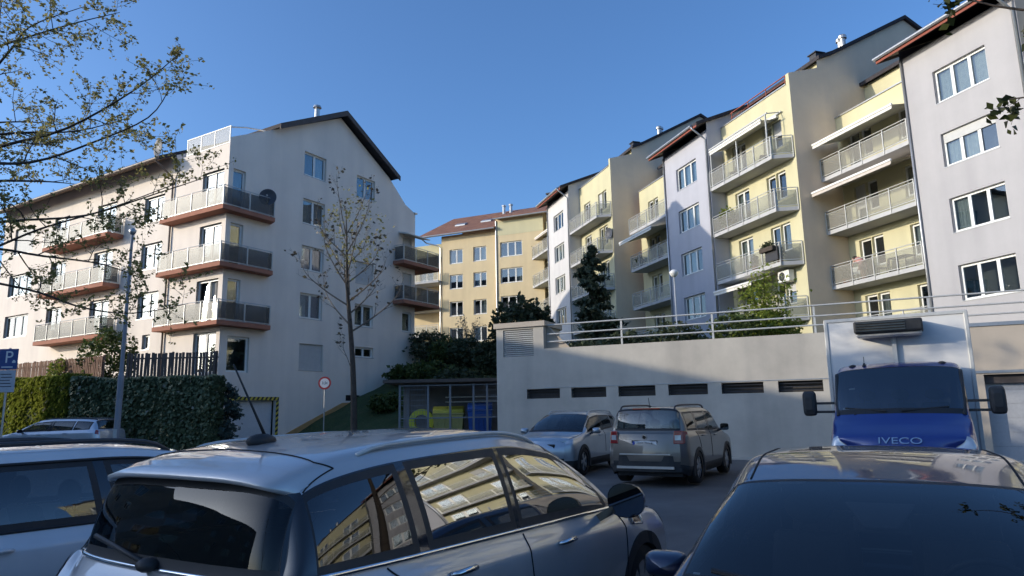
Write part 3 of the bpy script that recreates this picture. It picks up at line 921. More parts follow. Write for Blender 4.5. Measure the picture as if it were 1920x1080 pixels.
    # small awning box at the right corner
    mb = MB(); mb.hexa([(13.3, -.02, 13.55), (15.6, -.02, 13.55), (15.6, -.9, 13.35), (13.3, -.9, 13.35)], [(13.3, -.02, 13.68), (15.6, -.02, 13.68), (15.6, -.9, 13.42), (13.3, -.9, 13.42)])
    mb.build('awning', M_AWNW, th)
    return th
TILT = ((R(-4.5), R(2.7)), (R(-4.3), R(2.4)))          # two door leaves tipped open, catching the sun
KB = block_left()

# ------------------------------------------------------------------ ochre block closing the view
def block_far():
    th = empty('ochre_apartment_block', (-7.28, 70.0, 8.0), R(-24))
    tag(th, 'ochre apartment block with a red tiled roof closing the view between the others', 'apartment block')
    zb = 8.0; F0 = Face(0, 0, 0); F1 = Face(0, -.45, 0)
    o1 = []; o2 = []
    for t in (18.05, 15.4, 12.6, 9.9):
        o1 += [(.95, 2.5, t - 1.5 - zb, t - zb), (3.7, 5.2, t - 1.5 - zb, t - zb)]
        o2 += [(6.95, 9.35, t - 1.5 - zb, t - zb)]
    mb = MB(); wall(mb, F0, 0, 6.5, -4, 11.6, o1); wall(mb, F1, 6.5, 11.6, -4, 12.6, o2)
    mb.face([(6.5, -.45, -4), (6.5, 0, -4), (6.5, 0, 12.3), (6.5, -.45, 12.3)])
    mb.face([(0, 0, -4), (0, 0, 11.6), (0, 14, 11.6), (0, 14, -4)]); mb.face([(11.6, -.45, -4), (11.6, 14, -4), (11.6, 14, 12.6), (11.6, -.45, 12.6)])
    wall(mb, Face(0, 1.6, 0), -6, 0, -4, 10.4, [(-3.6, -1.9, 7.0, 9.2), (-3.6, -1.9, 4.2, 6.4)])
    mb.face([(-6, 14, -4), (11.6, 14, -4), (11.6, 14, 12), (-6, 14, 12)]); mb.face([(-6, 1.6, -4), (-6, 14, -4), (-6, 14, 12), (-6, 1.6, 12)])
    mb.build('wall', M_OCHRE, th)
    mb = MB(); wall(mb, Face(0, -.47, 0), 6.52, 11.6, 10.75, 12.2, ()); mb.build('parapet', M_YEL, th)
    mb = MB(); wall(mb, Face(0, .6, 0), -5.5, 0, 9.6, 11.0, ()); mb.build('parapet', M_YEL, th)
    for k, o in enumerate(o1): window(th, F0, *o, n=2, curtain=[None, ('w', .5, 1), None, ('b', 0, .5)][k % 4])
    for k, o in enumerate(o2): window(th, F1, *o, n=3, curtain=[None, ('w', .66, 1)][k % 2])
    for o in ((-3.6, -1.9, 7.0, 9.2), (-3.6, -1.9, 4.2, 6.4)): window(th, Face(0, 1.6, 0), *o, n=2, name='balcony_door', sill=False)
    mb = MB()
    def sl(x0, x1, y0, y1, z0, z1, t=.22):
        mb.hexa([(x0, y0, z0), (x1, y0, z0), (x1, y1, z1), (x0, y1, z1)], [(x0, y0, z0 + t), (x1, y0, z0 + t), (x1, y1, z1 + t), (x0, y1, z1 + t)])
    k_ = .50
    sl(-2.4, 6.5, -.8, 7.0, 11.45, 11.45 + k_ * 7.8); sl(6.51, 13.2, -1.0, 7.0, 12.35, 12.35 + (11.45 + k_ * 7.8 - 12.35))
    sl(-2.4, 13.2, 7.01, 15.0, 11.45 + k_ * 7.8, 11.4)
    rf = mb.build('roof', M_TILE, th)
    mb = MB(); mb.tube([(-2.5, -.88, 11.55), (6.5, -.88, 11.55)], .08, 8); mb.tube([(6.5, -1.08, 12.38), (13.2, -1.08, 12.38)], .08, 8)
    mb.tube([(6.55, -.5, 12.3), (6.55, -.5, 0)], .07, 8); mb.tube([(-2.0, -.85, 11.45), (-1.6, -.4, 11.0), (-.3, -.06, 10.6), (-.1, -.06, 10.4), (-.1, -.06, 0)], .07, 8)
    mb.build('gutter', M_ZINC, rf)
    for x, y in ((4.6, 5.8), (5.4, 5.9)):
        mb = MB(); mb.lathe([(.17, 0), (.17, 1.0), (.24, 1.02), (.24, 1.15)], 10, 0, 'z', (x, y, 11.45 + k_ * (y + .8))); mb.build('flue', M_STEEL, rf)
    mb = MB(); z = 11.45 + k_ * 6.3
    mb.box(10.1, 11.0, 5.1, 5.9, z - .4, z + 1.2); mb.box(9.9, 11.2, 4.95, 6.05, z + 1.55, z + 1.7, 1)
    for x in (10.15, 10.95): mb.box(x - .04, x + .04, 5.4, 5.6, z + 1.19, z + 1.56, 1)
    mb.build('chimney', [M_WHITE_LITLAV, M_DARKMET], rf)
    # roof lights
    for x, y in ((.4, 2.2), (3.4, 2.4)):
        z = 11.68 + k_ * (y + .8); q = k_ * .6
        mb = MB(); mb.hexa([(x, y, z), (x + 1.2, y, z), (x + 1.2, y + .6, z + q), (x, y + .6, z + q)], [(x, y, z + .14), (x + 1.2, y, z + .14), (x + 1.2, y + .6, z + q + .14), (x, y + .6, z + q + .14)])
        mb.build('roof_light', M_ZINC, rf)
    for z in (6.9, 4.1, 1.3):
        balcony(th, [(-5.5, -.6), (-.05, -.6), (-.05, 1.58), (-5.5, 1.58)], [((-5.45, 1.5), (-5.45, -.55)), ((-5.45, -.55), (-.1, -.55))], z, .22, 1.0, 'row')
    return th
block_far()

# ------------------------------------------------------------------ block across the street, left of the frame (its shadow lies over the car park)
def block_street():
    th = empty('flat_roofed_block', (-32, 29, 0), R(-90))
    tag(th, 'long flat-roofed grey block across the street whose shadow covers the car park', 'apartment block')
    # seen from the car park: its face looks to +x ; local x = right seen from outside = +y world
    th.rotation_euler = (0, 0, R(90)); th.location = (-32, -14, 0)
    F0 = Face(0, 0, 0); W_ = 41.8
    op = []
    for k in range(4):
        for j in range(10): op.append((2 + j * 4.1, 3.6 + j * 4.1, 1.2 + k * 3.0, 2.7 + k * 3.0))
    mb = MB(); wall(mb, F0, 0, W_, -1, 12.38, op)
    mb.face([(0, 12, -1), (W_, 12, -1), (W_, 12, 12.38), (0, 12, 12.38)]); mb.face([(0, 0, -1), (0, 12, -1), (0, 12, 12.38), (0, 0, 12.38)])
    mb.face([(W_, 0, -1), (W_, 12, -1), (W_, 12, 12.38), (W_, 0, 12.38)]); mb.face([(0, 0, 12.33), (W_, 0, 12.33), (W_, 12, 12.33), (0, 12, 12.33)])
    mb.build('wall', M_CONC, th)
    for o in op: window(th, F0, *o, n=2, room=True, sill=False)
block_street()

# ------------------------------------------------------------------ garage with the terrace on top
def garage():
    th = empty('garage_building', (G0.x, G0.y, 0), GR)
    tag(th, 'long grey concrete garage with a row of slot vents and a louvred corner pier', 'garage')
    F0 = Face(0, 0, 0)
    slots = [(1.2 + 1.70 * k, 2.47 + 1.70 * k, 2.02, 2.36) for k in range(6)]
    slots += [(11.4, 12.66, 2.02, 2.36)]
    doors = [(15.05, 17.9, -.2, 2.36), (18.6, 21.4, -.2, 2.36)]
    mb = MB(); wall(mb, F0, 1.9, 14.35, -.3, 3.79, slots, reveal=.3)
    wall(mb, F0, 0, 1.9, -.3, 4.62, [(.28, 1.5, 3.56, 4.55)] + slots, reveal=.3)
    mb.face([(0, 0, -.3), (0, 0, 4.62), (0, 1.6, 4.62), (0, 1.6, -.3)][::-1]); mb.face([(0, 1.6, -.3), (0, 12, -.3), (0, 12, 3.79), (0, 1.6, 3.79)])
    mb.face([(1.9, 0, 3.6), (1.9, 1.6, 3.6), (1.9, 1.6, 4.62), (1.9, 0, 4.62)]); mb.face([(0, 1.6, 3.6), (1.9, 1.6, 3.6), (1.9, 1.6, 4.62), (0, 1.6, 4.62)])
    mb.face([(1.9, 0.002, 3.79), (14.35, .002, 3.79), (14.35, .35, 3.79), (1.9, .35, 3.79)])
    w = mb.build('wall', M_CONC, th)
    mb = MB(); wall(mb, F0, 14.355, 26, -.3, 3.80, doors, reveal=.45)
    mb.face([(14.355, 0.002, 3.80), (26, .002, 3.80), (26, .35, 3.80), (14.355, .35, 3.80)])
    mb.build('painted_wall', M_CONCW, th)
    mb = MB(); mb.box(-.08, 1.98, -.08, 1.7, 4.622, 4.81); mb.build('pier_cap', M_CONCW, th)
    mb = MB(); mb.box(14.33, 26, -.035, .0, 3.70, 3.80); mb.box(14.33, 26, -.03, .0, 2.40, 2.47); mb.build('flashing', M_ZINC, th)
    # sloping side plate of the pier
    mb = MB(); mb.prism([(1.905, .02), (2.75, .02), (2.75, .06), (1.905, .06)], 3.795, 3.80)
    mb.hexa([(1.905, .30, 3.79), (2.75, .30, 3.79), (2.75, .34, 3.79), (1.905, .34, 3.79)], [(1.905, .30, 4.60), (1.95, .30, 4.60), (1.95, .34, 4.60), (1.905, .34, 4.60)])
    mb.bar((1.97, .28, 4.62), (2.78, .28, 3.80), .05, .05)
    mb.build('brace', M_CONCW, th)
    MB().box(1.92, 14.34, -.018, .0, 2.385, 2.41).build('drip_strip', M_ZINC, th)
    # louvre
    for k in range(13):
        z = 3.58 + k * .075
        put(cached('slat', lambda: MB().hexa([(0, 0, 0), (1.20, 0, 0), (1.20, .07, .055), (0, .07, .055)], [(0, 0, .012), (1.20, 0, .012), (1.20, .07, .067), (0, .07, .067)]).mesh('louvre_slat', M_STEELP)), 'louvre_slat', th, (.29, .02, z))
    mb = MB(); mb.box(.28, 1.5, .2, .22, 3.56, 4.55); mb.build('louvre_back', M_DARKMET, th)
    for o in slots:
        mb = MB(); mb.box(o[0], o[1], .26, .28, o[2], o[3]); mb.build('vent_shade_sheet', noisy('vent_shade', (.075, .068, .062), .2, 3), th)  # dark sheet standing in for the unlit space behind the slot
        mb = MB()
        for k in range(3): mb.box(o[0] + .002, o[1] - .002, .10, .13, o[2] + .05 + k * .1, o[2] + .075 + k * .1)
        mb.build('vent_grille', M_DARKMET, th)
    for o in doors:
        d = empty('garage_door'); bpy.data.objects.remove(d)
        mb = MB()
        for k in range(6):
            z = 0.02 + k * .385
            mb.box(o[0] + .02, o[1] - .02, .30, .35, z, z + .380)
        mb.box(o[0], o[1], .33, .36, 0, 2.36)
        mb.build('garage_door', plain('door_grey', (.42, .43, .45), .5), th)
        mb = MB(); mb.box(o[0] - .001, o[1] + .001, .16, .29, 2.12, 2.355); mb.build('door_lintel', M_SOFFIT, th)
    # terrace railing
    rl = empty('terrace_railing', (G0.x, G0.y, 3.79), GR)
    tag(rl, 'three-bar galvanised steel railing along the top of the garage', 'railing')
    mb = MB()
    x1 = 25.5
    for z in (.86, .53, .25): 
        b = MB(); b.tube([(2.0, .14, z), (x1, .14, z)], .026, 8); b.build('bar', M_STEELP, rl)
    for k in range(8):
        b = MB(); b.bar((4.76 + k * 3.07, .17, .0), (4.76 + k * 3.07, .17, .88), .05, .06); b.build('post', M_STEELP, rl)
garage()
# ------------------------------------------------------------------ vehicles
def pchip(Y, t):
    """Y (n, ...) at 0..n-1 ; t scalar -> value (monotone, no overshoot)"""
    n = len(Y)
    i = int(min(max(math.floor(t), 0), n - 2)); u = t - i
    d = Y[1:] - Y[:-1]
    def slope(k):
        if k == 0: return d[0] * 1.0
        if k == n - 1: return d[-1] * 1.0
        a, b = d[k - 1], d[k]
        s = np.where(a * b > 0, 2 * a * b / np.where(np.abs(a + b) < 1e-12, 1e-12, a + b), 0.0)
        return s
    m0, m1 = slope(i), slope(i + 1)
    h00 = 2 * u**3 - 3 * u**2 + 1; h10 = u**3 - 2 * u**2 + u; h01 = -2 * u**3 + 3 * u**2; h11 = u**3 - u**2
    return h00 * Y[i] + h10 * m0 + h01 * Y[i + 1] + h11 * m1

TS = [0, .045, .1, .2, .3, .4, .5, .6, .7, .8, .9, .955]
M_GBLACK = plain('gloss_black', (.012, .012, .014), .12, 0, .5, .6)
M_RUB = plain('rubber_trim', (.018, .018, .02), .6)
M_CLAD = noisy('plastic_cladding', (.035, .036, .038), .15, 8, .6, .1, 90)
M_TYRE = noisy('tyre_rubber', (.025, .025, .026), .2, 10, .8, .1, 60)
M_RIM = plain('alloy_rim', (.42, .42, .43), .32, .85)
M_CHROME = plain('chrome', (.72, .72, .72), .12, 1.0)
M_CGLASS = glassmat('car_glass', (.40, .44, .44), .10, .008, 1.52)
M_CGLASSD = glassmat('car_glass_tinted', (.15, .16, .17), .10, .008, 1.55)
M_CGLASSS = glassmat('car_glass_mirroring', (.13, .14, .15), .34, .006)
M_CGLASSR = glassmat('car_glass_rear', (.13, .14, .15), .035, .008)
M_CGLASSM = glassmat('car_glass_mid', (.38, .41, .42), .09, .008)
M_INT = noisy('car_interior', (.055, .055, .06), .2, 6, .8, 0)
M_RED = plain('tail_lamp_red', (.26, .012, .012), .15, 0, .5, 1.0)
M_LAMP = plain('lamp_clear', (.55, .56, .58), .12, .3, .6, 1.0)
M_PLATE = plain('plate_white', (.75, .75, .74), .4)
M_SEAM = plain('panel_gap', (.01, .01, .011), .8)

def text_mesh(body, size, depth=.002, name='lettering'):
    cu = bpy.data.curves.new(name, 'FONT'); cu.body = body; cu.size = size; cu.extrude = depth; cu.align_x = 'CENTER'; cu.align_y = 'CENTER'
    to = bpy.data.objects.new(name, cu); COL.objects.link(to)
    bpy.context.view_layer.update()
    dg = bpy.context.evaluated_depsgraph_get()
    me = bpy.data.meshes.new_from_object(to.evaluated_get(dg))
    bpy.data.objects.remove(to); bpy.data.curves.remove(cu)
    return me

def car_key(p):
    w, wb, wr = p['w'], p['wb'], p['wr']
    zb = lambda x: p['zbf'] + (p['zbr'] - p['zbf']) * min(1, max(0, (p['xc'] - x) / (p['xc'] - p['xg'])))
    rows = []
    zl = [p.get('zs', .20), .36, .62]
    xn = p['xn']
    # nose
    rows.append([(xn - .16, .62 * w, zl[0]), (xn - .08, .70 * w, .36), (xn - .06, .74 * w, .56), (xn - .08, .74 * w, p['zh'] - .13), (xn - .14, .70 * w, p['zh'] - .03),
                 (xn - .10, .60 * w, p['zh']), (xn - .06, .45 * w, p['zh'] + .005), (xn - .02, .25 * w, p['zh'] + .01), (xn, 0, p['zh'] + .012)])
    xh = p['xh']
    z4 = p['zh'] + (p['zm'] - p['zh']) * .35
    rows.append([(xh, .88 * w, zl[0]), (xh, .95 * w, .36), (xh, .965 * w, .60), (xh, .945 * w, z4 - .12), (xh, .86 * w, z4 - .005), (xh + .02, .76 * w, z4 + .015), (xh + .03, .58 * w, z4 + .03), (xh + .05, .3 * w, z4 + .04), (xh + .06, 0, z4 + .045)])
    xm = p['xm']; zm = p['zm']
    rows.append([(xm, .90 * w, zl[0]), (xm, .985 * w, .36), (xm, w, .62), (xm, .98 * w, zm - .15), (xm, .905 * w, zm - .03), (xm, .80 * w, zm), (xm, .62 * w, zm + .015), (xm, .32 * w, zm + .03), (xm, 0, zm + .035)])
    xc = p['xc']; zc = p['zc']; b = zb(xc)
    rows.append([(xc, .90 * w, zl[0]), (xc, .985 * w, .36), (xc, w, .62), (xc, .98 * w, b - .14), (xc - .02, wb, b), (xc + .00, wb * .93, zc - .01), (xc + .06, wb * .78, zc), (xc + .13, wb * .42, zc + .01), (xc + .16, 0, zc + .015)])
    xt = p['xt']; zt = p['zt']; xl = xc - (xc - xt) * .62; b = zb(xl)
    rows.append([(xl, .90 * w, zl[0]), (xl, .985 * w, .36), (xl, w, .62), (xl, .98 * w, b - .13), (xl, wb, b), (xt + .02, wr * 1.045, zt - .085), (xt, wr * .93, zt - .025), (xt + .04, wr * .5, zt + .005), (xt + .055, 0, zt + .012)])
    for key, zr in (('xb', p['zrm']), ('xcp', p['zrc'])):
        x = p[key]; b = zb(x)
        rows.append([(x, .90 * w, zl[0]), (x, .985 * w, .36), (x, w, .62), (x, .985 * w, b - .13), (x, wb * 1.005, b), (x - .05, wr * 1.05, zr - .105), (x - .05, wr * .94, zr - .035), (x - .05, wr * .5, zr - .004), (x - .05, 0, zr + .004)])
    xd = p['xd']; zd = p['zd']; xl = xd + (p['xcp'] - xd) * p.get('dl', .12); b = zb(xl)
    rows.append([(xl, .90 * w, zl[0]), (xl, .98 * w, .36), (xl, .99 * w, .62), (xl, .97 * w, b - .13), (xl, wb * .98, b), (xd + .05, wr * 1.0, zd - .10), (xd, wr * .90, zd - .035), (xd - .02, wr * .5, zd - .005), (xd - .03, 0, zd)])
    xg = p['xg']; zg = p['zg']; xr = p['xr']; xs = xr + .16; b = zb(xg)
    rows.append([(xs, .88 * w, zl[0] + .05), (xs, .965 * w, .38), (xs, .97 * w, .62), (xs, .945 * w, b - .14), (xs + .02, wb * .95, b - .01), (xg + .06, wb * .86, zg), (xg + .02, wb * .76, zg), (xg - .02, wb * .4, zg), (xg - .03, 0, zg)])
    zt_ = p['ztail']
    rows.append([(xr + .06, .74 * w, zl[0] + .08), (xr, .80 * w, .42), (xr, .82 * w, .62), (xr + .03, .80 * w, zt_ - .12), (xr + .05, .78 * w, zt_), (xr + .04, .66 * w, zt_ + .005), (xr + .02, .5 * w, zt_ + .01), (xr, .28 * w, zt_ + .012), (xr - .005, 0, zt_ + .012)])
    return np.array(rows, float)

class Car:
    def __init__(s, name, label, cat, p, X, Y, head, mpaint, group=None, z=0.0):
        s.p = p; s.K = car_key(p)
        s.root = empty(name, (X, Y, z), R(90 - head))
        tag(s.root, label, cat, group)
        s.paint = mpaint
    def S(s, i, j, side=1, off=0.0):
        q = s._S(i, j)
        if off:
            e = .02
            a = s._S(min(i + e, 9), j) - s._S(max(i - e, 0), j); b = s._S(i, min(j + e, 8)) - s._S(i, max(j - e, 0))
            n = np.cross(a, b); ln = np.linalg.norm(n)
            if ln > 1e-12:
                n /= ln
                c = np.array([0, 0, .7])
                ref = np.array([q[0] * .15, q[1], max(q[2] - .6, .05)])
                if n @ ref < 0: n = -n
                q = q + n * off
        return Vector((q[0], q[1] * side, q[2]))
    def _S(s, i, j):
        return pchip(pchip(s.K, i), j)
    def body(s, wins, blackpill=False, arch=None, axles=(), Ra=.37, sill=True, pill_mat=None, tailcap=True, glass=None, hatch_black=False):
        ui = [k + t for k in range(9) for t in TS] + [9.0]
        vj = [k + t for k in range(8) for t in TS] + [8.0]
        A = np.array([pchip(s.K, u) for u in ui])                    # (nu, 9, 3)
        G = np.array([[pchip(A[a], v) for v in vj] for a in range(len(ui))])   # (nu, nv, 3)
        nu, nv = len(ui), len(vj)
        # the panes: nearly flat glass with a slight crown
        for a, u in enumerate(ui):
            if 3.0 <= u <= 8.0:
                ks = [k for k, v in enumerate(vj) if 4.04 < v < 4.96]
                p0, p1 = G[a, ks[0]].copy(), G[a, ks[-1]].copy()
                for k in ks:
                    t = (k - ks[0]) / (ks[-1] - ks[0]); G[a, k] = p0 + (p1 - p0) * t + np.array([0, .016, .004]) * 4 * t * (1 - t)
        for lo, hi, bu in ((3, 4, (.025, 0, .02)), (7, 8, (-.02, 0, .012))):
            ks = [k for k, u in enumerate(ui) if lo + .04 < u < lo + .96]
            for b, v in enumerate(vj):
                if v > 5.04:
                    p0, p1 = G[ks[0], b].copy(), G[ks[-1], b].copy()
                    for k in ks:
                        t = (k - ks[0]) / (ks[-1] - ks[0]); G[k, b] = p0 + (p1 - p0) * t + np.array(bu) * 4 * t * (1 - t)
        full = np.concatenate([G, (G[:, ::-1, :] * np.array([1, -1, 1]))[:, 1:, :]], axis=1)
        nf = full.shape[1]
        verts = full.reshape(-1, 3)
        Q = []; MI = []
        PAN = {}
        for a in range(nu - 1):
            uc = (ui[a] + ui[a + 1]) / 2
            for c in range(nf - 1):
                left = c < nv - 1
                b = c if left else 2 * (nv - 1) - 1 - c
                vc = (vj[b] + vj[b + 1]) / 2
                quad = (a * nf + c, a * nf + c + 1, (a + 1) * nf + c + 1, (a + 1) * nf + c)
                mid = verts[list(quad)].mean(axis=0)
                if vc < 3.3 and any((mid[0] - ax) ** 2 + (mid[2] - .32) ** 2 < Ra * Ra for ax in axles): continue
                hit = None
                for w in wins:
                    if w['i'][0] < uc < w['i'][1] and w['j'][0] < vc < w['j'][1]: hit = w; break
                if hit:
                    key = hit['n'] + ('' if hit['j'][1] >= 8 else ('_l' if left else '_r'))
                    PAN.setdefault(key, (hit, []))[1].append(quad); continue
                m = 0
                for w in wins:
                    if w['i'][0] - .062 < uc < w['i'][1] + .062 and w['j'][0] - .062 < vc < w['j'][1] + .062: m = 2
                if m == 0 and blackpill and 4.0 < vc < 5.0 and 3.05 < uc < 8.0: m = 1
                if m == 0 and hatch_black and 7.02 < uc < 8.0 and vc > 4.0: m = 1
                if m == 0 and 4.9 < uc < 5.1 and 4.0 < vc < 5.0: m = 1
                if sill and vc < 1.25: m = 3
                Q.append(quad); MI.append(m)
        used = np.unique(np.array(Q)); remap = -np.ones(len(verts), int); remap[used] = np.arange(len(used))
        me = np_mesh('body', verts[used], remap[np.array(Q)], [s.paint, M_GBLACK, M_RUB, M_CLAD], MI, True)
        b_ = bmesh.new(); b_.from_mesh(me)
        bmesh.ops.remove_doubles(b_, verts=b_.verts, dist=.0006)
        bmesh.ops.recalc_face_normals(b_, faces=b_.faces); b_.to_mesh(me); b_.free()
        # make sure normals look outwards
        s.bodyo = put(me, 'body', s.root)
        for key, (hit, quads) in PAN.items():
            qa = np.array(quads); us = np.unique(qa); rm = -np.ones(len(verts), int); rm[us] = np.arange(len(us))
            pm = np_mesh(hit['n'], verts[us], rm[qa], [hit.get('mat') or glass or M_CGLASS], None, True)
            put(pm, hit['n'], s.root)
        # tail and nose panels
        for i, bul, nm in ((9, -.07, 'tail_panel'), (0, .10, 'nose_panel')):
            mb = MB(); n = 14
            S_ = [s._S(i, j) for j in (0, .5, 1, 1.5, 2, 2.5, 3, 3.5, 4)]
            tops = [s._S(i, 4 + 4 * k / 24) for k in range(25)]
            ty = [t[1] for t in tops][::-1]; tx = [t[0] for t in tops][::-1]; tz = [t[2] for t in tops][::-1]
            g = []
            for r_, q in enumerate(S_):
                row = []
                for k in range(n + 1):
                    f = -1 + 2 * k / n
                    if r_ == len(S_) - 1:
                        y = abs(f) * q[1]; x = float(np.interp(y, ty, tx)); z = float(np.interp(y, ty, tz)); row.append((x, f * q[1], z))
                    else:
                        wgt = 1.0 if r_ < len(S_) - 1 else 0
                        topx = float(np.interp(abs(f) * q[1], ty, tx)) - tops[0][0]
                        row.append((q[0] + bul * (1 - f * f) * math.sin(math.pi * min(1, (r_ + 1) / (len(S_)))) + topx * (r_ / (len(S_) - 1)), f * q[1], q[2]))
                g.append(row)
            for r_ in range(len(g) - 1):
                for k in range(n):
                    mb.face([g[r_][k], g[r_][k + 1], g[r_ + 1][k + 1], g[r_ + 1][k]], 1 if (sill and r_ < 3) else 0)
            mb.build(nm, [s.paint, M_CLAD], s.root, smooth=True, weld=True)
        # floor
        p = s.p
        mb = MB(); mb.box(p['xr'] + .2, p['xn'] - .25, -.78 * p['w'], .78 * p['w'], .19, .30); mb.build('underbody', M_INT, s.root)
        return s
    def seam(s, pts, r=.0035, side=1, name='panel_gap', mat=None, off=.001, n=10):
        path = []
        for (a, b) in zip(pts[:-1], pts[1:]):
            for k in range(n):
                t = k / n; path.append(s.S(a[0] + (b[0] - a[0]) * t, a[1] + (b[1] - a[1]) * t, side, off))
        path.append(s.S(pts[-1][0], pts[-1][1], side, off))
        MB().tube(path, r, 6).build(name, mat or M_SEAM, s.root, smooth=True)
    def patch(s, i0, i1, j0, j1, mat, name, side=1, off=.008, n=8, parent=None):
        mb = MB(); g = []
        for a in range(n + 1):
            g.append([s.S(i0 + (i1 - i0) * a / n, j0 + (j1 - j0) * b / n, side, off) for b in range(n + 1)])
        for a in range(n):
            for b in range(n): mb.face([g[a][b], g[a][b + 1], g[a + 1][b + 1], g[a + 1][b]])
        return mb.build(name, mat, parent or s.root, smooth=True, weld=True)
    def wheels(s, axles, r=.33, wdt=.21, spokes=5, y=None, rim=M_RIM, lines=True):
        def mk_t():
            return MB().lathe([(r * .66, -wdt / 2), (r * .93, -wdt / 2), (r, -wdt * .38), (r, wdt * .38), (r * .93, wdt / 2), (r * .66, wdt / 2)], 32, 0, 'y', close=False).mesh('tyre', M_TYRE, True)
        def mk_r():
            mb = MB()
            mb.lathe([(r * .67, -wdt * .46), (r * .67, wdt * .40), (r * .60, wdt * .42), (r * .58, wdt * .2)], 32, 0, 'y', close=False)
            mb.lathe([(r * .58, wdt * .05), (.02, wdt * .05)], 24, 1, 'y', close=False)
            for k in range(spokes):
                a = 2 * math.pi * k / spokes
                c, d = math.cos(a), math.sin(a)
                px, pz = -d, c
                w0, w1 = .035, .055
                lo = [(c * .05 + px * w0, wdt * .25, d * .05 + pz * w0), (c * .05 - px * w0, wdt * .25, d * .05 - pz * w0), (c * r * .62 - px * w1, wdt * .25, d * r * .62 - pz * w1), (c * r * .62 + px * w1, wdt * .25, d * r * .62 + pz * w1)]
                hi = [(q[0], wdt * .42, q[2]) for q in lo]
                mb.hexa(lo, hi)
            mb.lathe([(.0, wdt * .44), (.06, wdt * .44), (.07, wdt * .3)], 14, 0, 'y', close=False)
            return mb.mesh('rim', [rim, M_INT], False)
        tm, rm = mk_t(), mk_r()
        yy = y or s.p['w'] - wdt * .5 - .012
        for ax in axles:
            for sd in (1, -1):
                w = put(tm, 'wheel', s.root, (ax, sd * yy, r), 0 if sd > 0 else math.pi)
                put(rm, 'rim', w)
        # wheel arches and wells
        Ra = s.Ra
        for ax in axles:
            if ax < s.p['xr']: continue
            for sd in (1, -1):
                mb = MB(); n = 26; inner = []; outer = []; back = []; deep = []
                for k in range(n + 1):
                    a = math.pi * (-.10 + 1.20 * k / n)
                    for rr, lst in ((Ra - .035, inner), (Ra + .05, outer)):
                        x, z = ax + rr * math.cos(a), .32 + rr * math.sin(a)
                        z = max(z, .19)
                        lst.append((x, z))
                def side_y(x, z):
                    # half width of the body at this spot
                    best = s.p['w'] * .99
                    if x > s.p['xm']: best = s.p['w'] * (1.0 - .10 * ((x - s.p['xm']) / (s.p['xn'] - s.p['xm'])) ** 2)
                    if x < s.p['xd'] + .2: best = s.p['w'] * (.985 - .10 * max(0, (s.p['xd'] + .2 - x) / (s.p['xd'] + .2 - s.p['xr'])) ** 2)
                    if z > s.p['zbf'] - .2: best -= .02
                    return best
                for k in range(n):
                    p0, p1, q0, q1 = inner[k], inner[k + 1], outer[k], outer[k + 1]
                    P = lambda pt, o: (pt[0], sd * (side_y(*pt) + o), pt[1])
                    mb.face([P(p0, .012), P(p1, .012), P(q1, .010), P(q0, .010)])
                    mb.face([P(q0, .010), P(q1, .010), P(q1, -.03), P(q0, -.03)])
                    mb.face([P(p0, .012), P(p1, .012), (p1[0], sd * .50, p1[1]), (p0[0], sd * .50, p0[1])], 1)
                mb.face([(ax - Ra, sd * .5, .2), (ax + Ra, sd * .5, .2), (ax + Ra, sd * .5, .32 + Ra), (ax - Ra, sd * .5, .32 + Ra)], 1)
                mb.build('wheel_arch', [s.archmat, M_INT], s.root, smooth=False)
    def cabin(s, xs=((.15, .38), (.15, -.38), (-.75, .36), (-.75, -.36)), zs=.30, hz=1.05, col=None):
        col = col or M_INT
        me = None
        for (x, y) in xs:
            mb = MB()
            mb.hexa([(x - .25, y - .24, zs), (x + .27, y - .24, zs), (x + .27, y + .24, zs), (x - .25, y + .24, zs)], [(x - .22, y - .24, zs + .28), (x + .27, y - .24, zs + .30), (x + .27, y + .24, zs + .30), (x - .22, y + .24, zs + .28)])
            mb.hexa([(x - .30, y - .22, zs + .2), (x - .16, y - .23, zs + .2), (x - .16, y + .23, zs + .2), (x - .30, y + .22, zs + .2)], [(x - .46, y - .19, hz), (x - .36, y - .20, hz), (x - .36, y + .20, hz), (x - .46, y + .19, hz)])
            so = mb.build('seat', col, s.root, bevel=.03)
            hb = MB(); hb.ball((x - .44, y, hz + .13), .055, .135, .095, 12, 8); hb.tube([(x - .42, y - .05, hz - .02), (x - .43, y - .05, hz + .1)], .008, 6); hb.tube([(x - .42, y + .05, hz - .02), (x - .43, y + .05, hz + .1)], .008, 6)
            hb.build('headrest', col, so, smooth=True)
        p = s.p
        mb = MB(); zc = p['zc']
        mb.hexa([(p['xc'] - .45, -.70, zc - .35), (p['xc'] + .05, -.66, zc - .35), (p['xc'] + .05, .66, zc - .35), (p['xc'] - .45, .70, zc - .35)],
                [(p['xc'] - .42, -.66, zc - .06), (p['xc'] + .08, -.60, zc - .05), (p['xc'] + .08, .60, zc - .05), (p['xc'] - .42, .66, zc - .06)])
        mb.build('dashboard', col, s.root, bevel=.03)
        sw = MB(); ring = [(p['xc'] - .52 + .07 * math.sin(a), .37 + .18 * math.cos(a), zc - .06 + .17 * math.sin(a)) for a in [2 * math.pi * k / 20 for k in range(21)]]
        sw.tube(ring, .014, 6, cap=False); sw.tube([(p['xc'] - .52, .20, zc - .06), (p['xc'] - .5, .37, zc - .07), (p['xc'] - .52, .54, zc - .06)], .018, 6); sw.tube([(p['xc'] - .5, .37, zc - .07), (p['xc'] - .3, .37, zc - .16)], .03, 8)
        sw.build('steering_wheel', M_RUB, s.root, smooth=True)
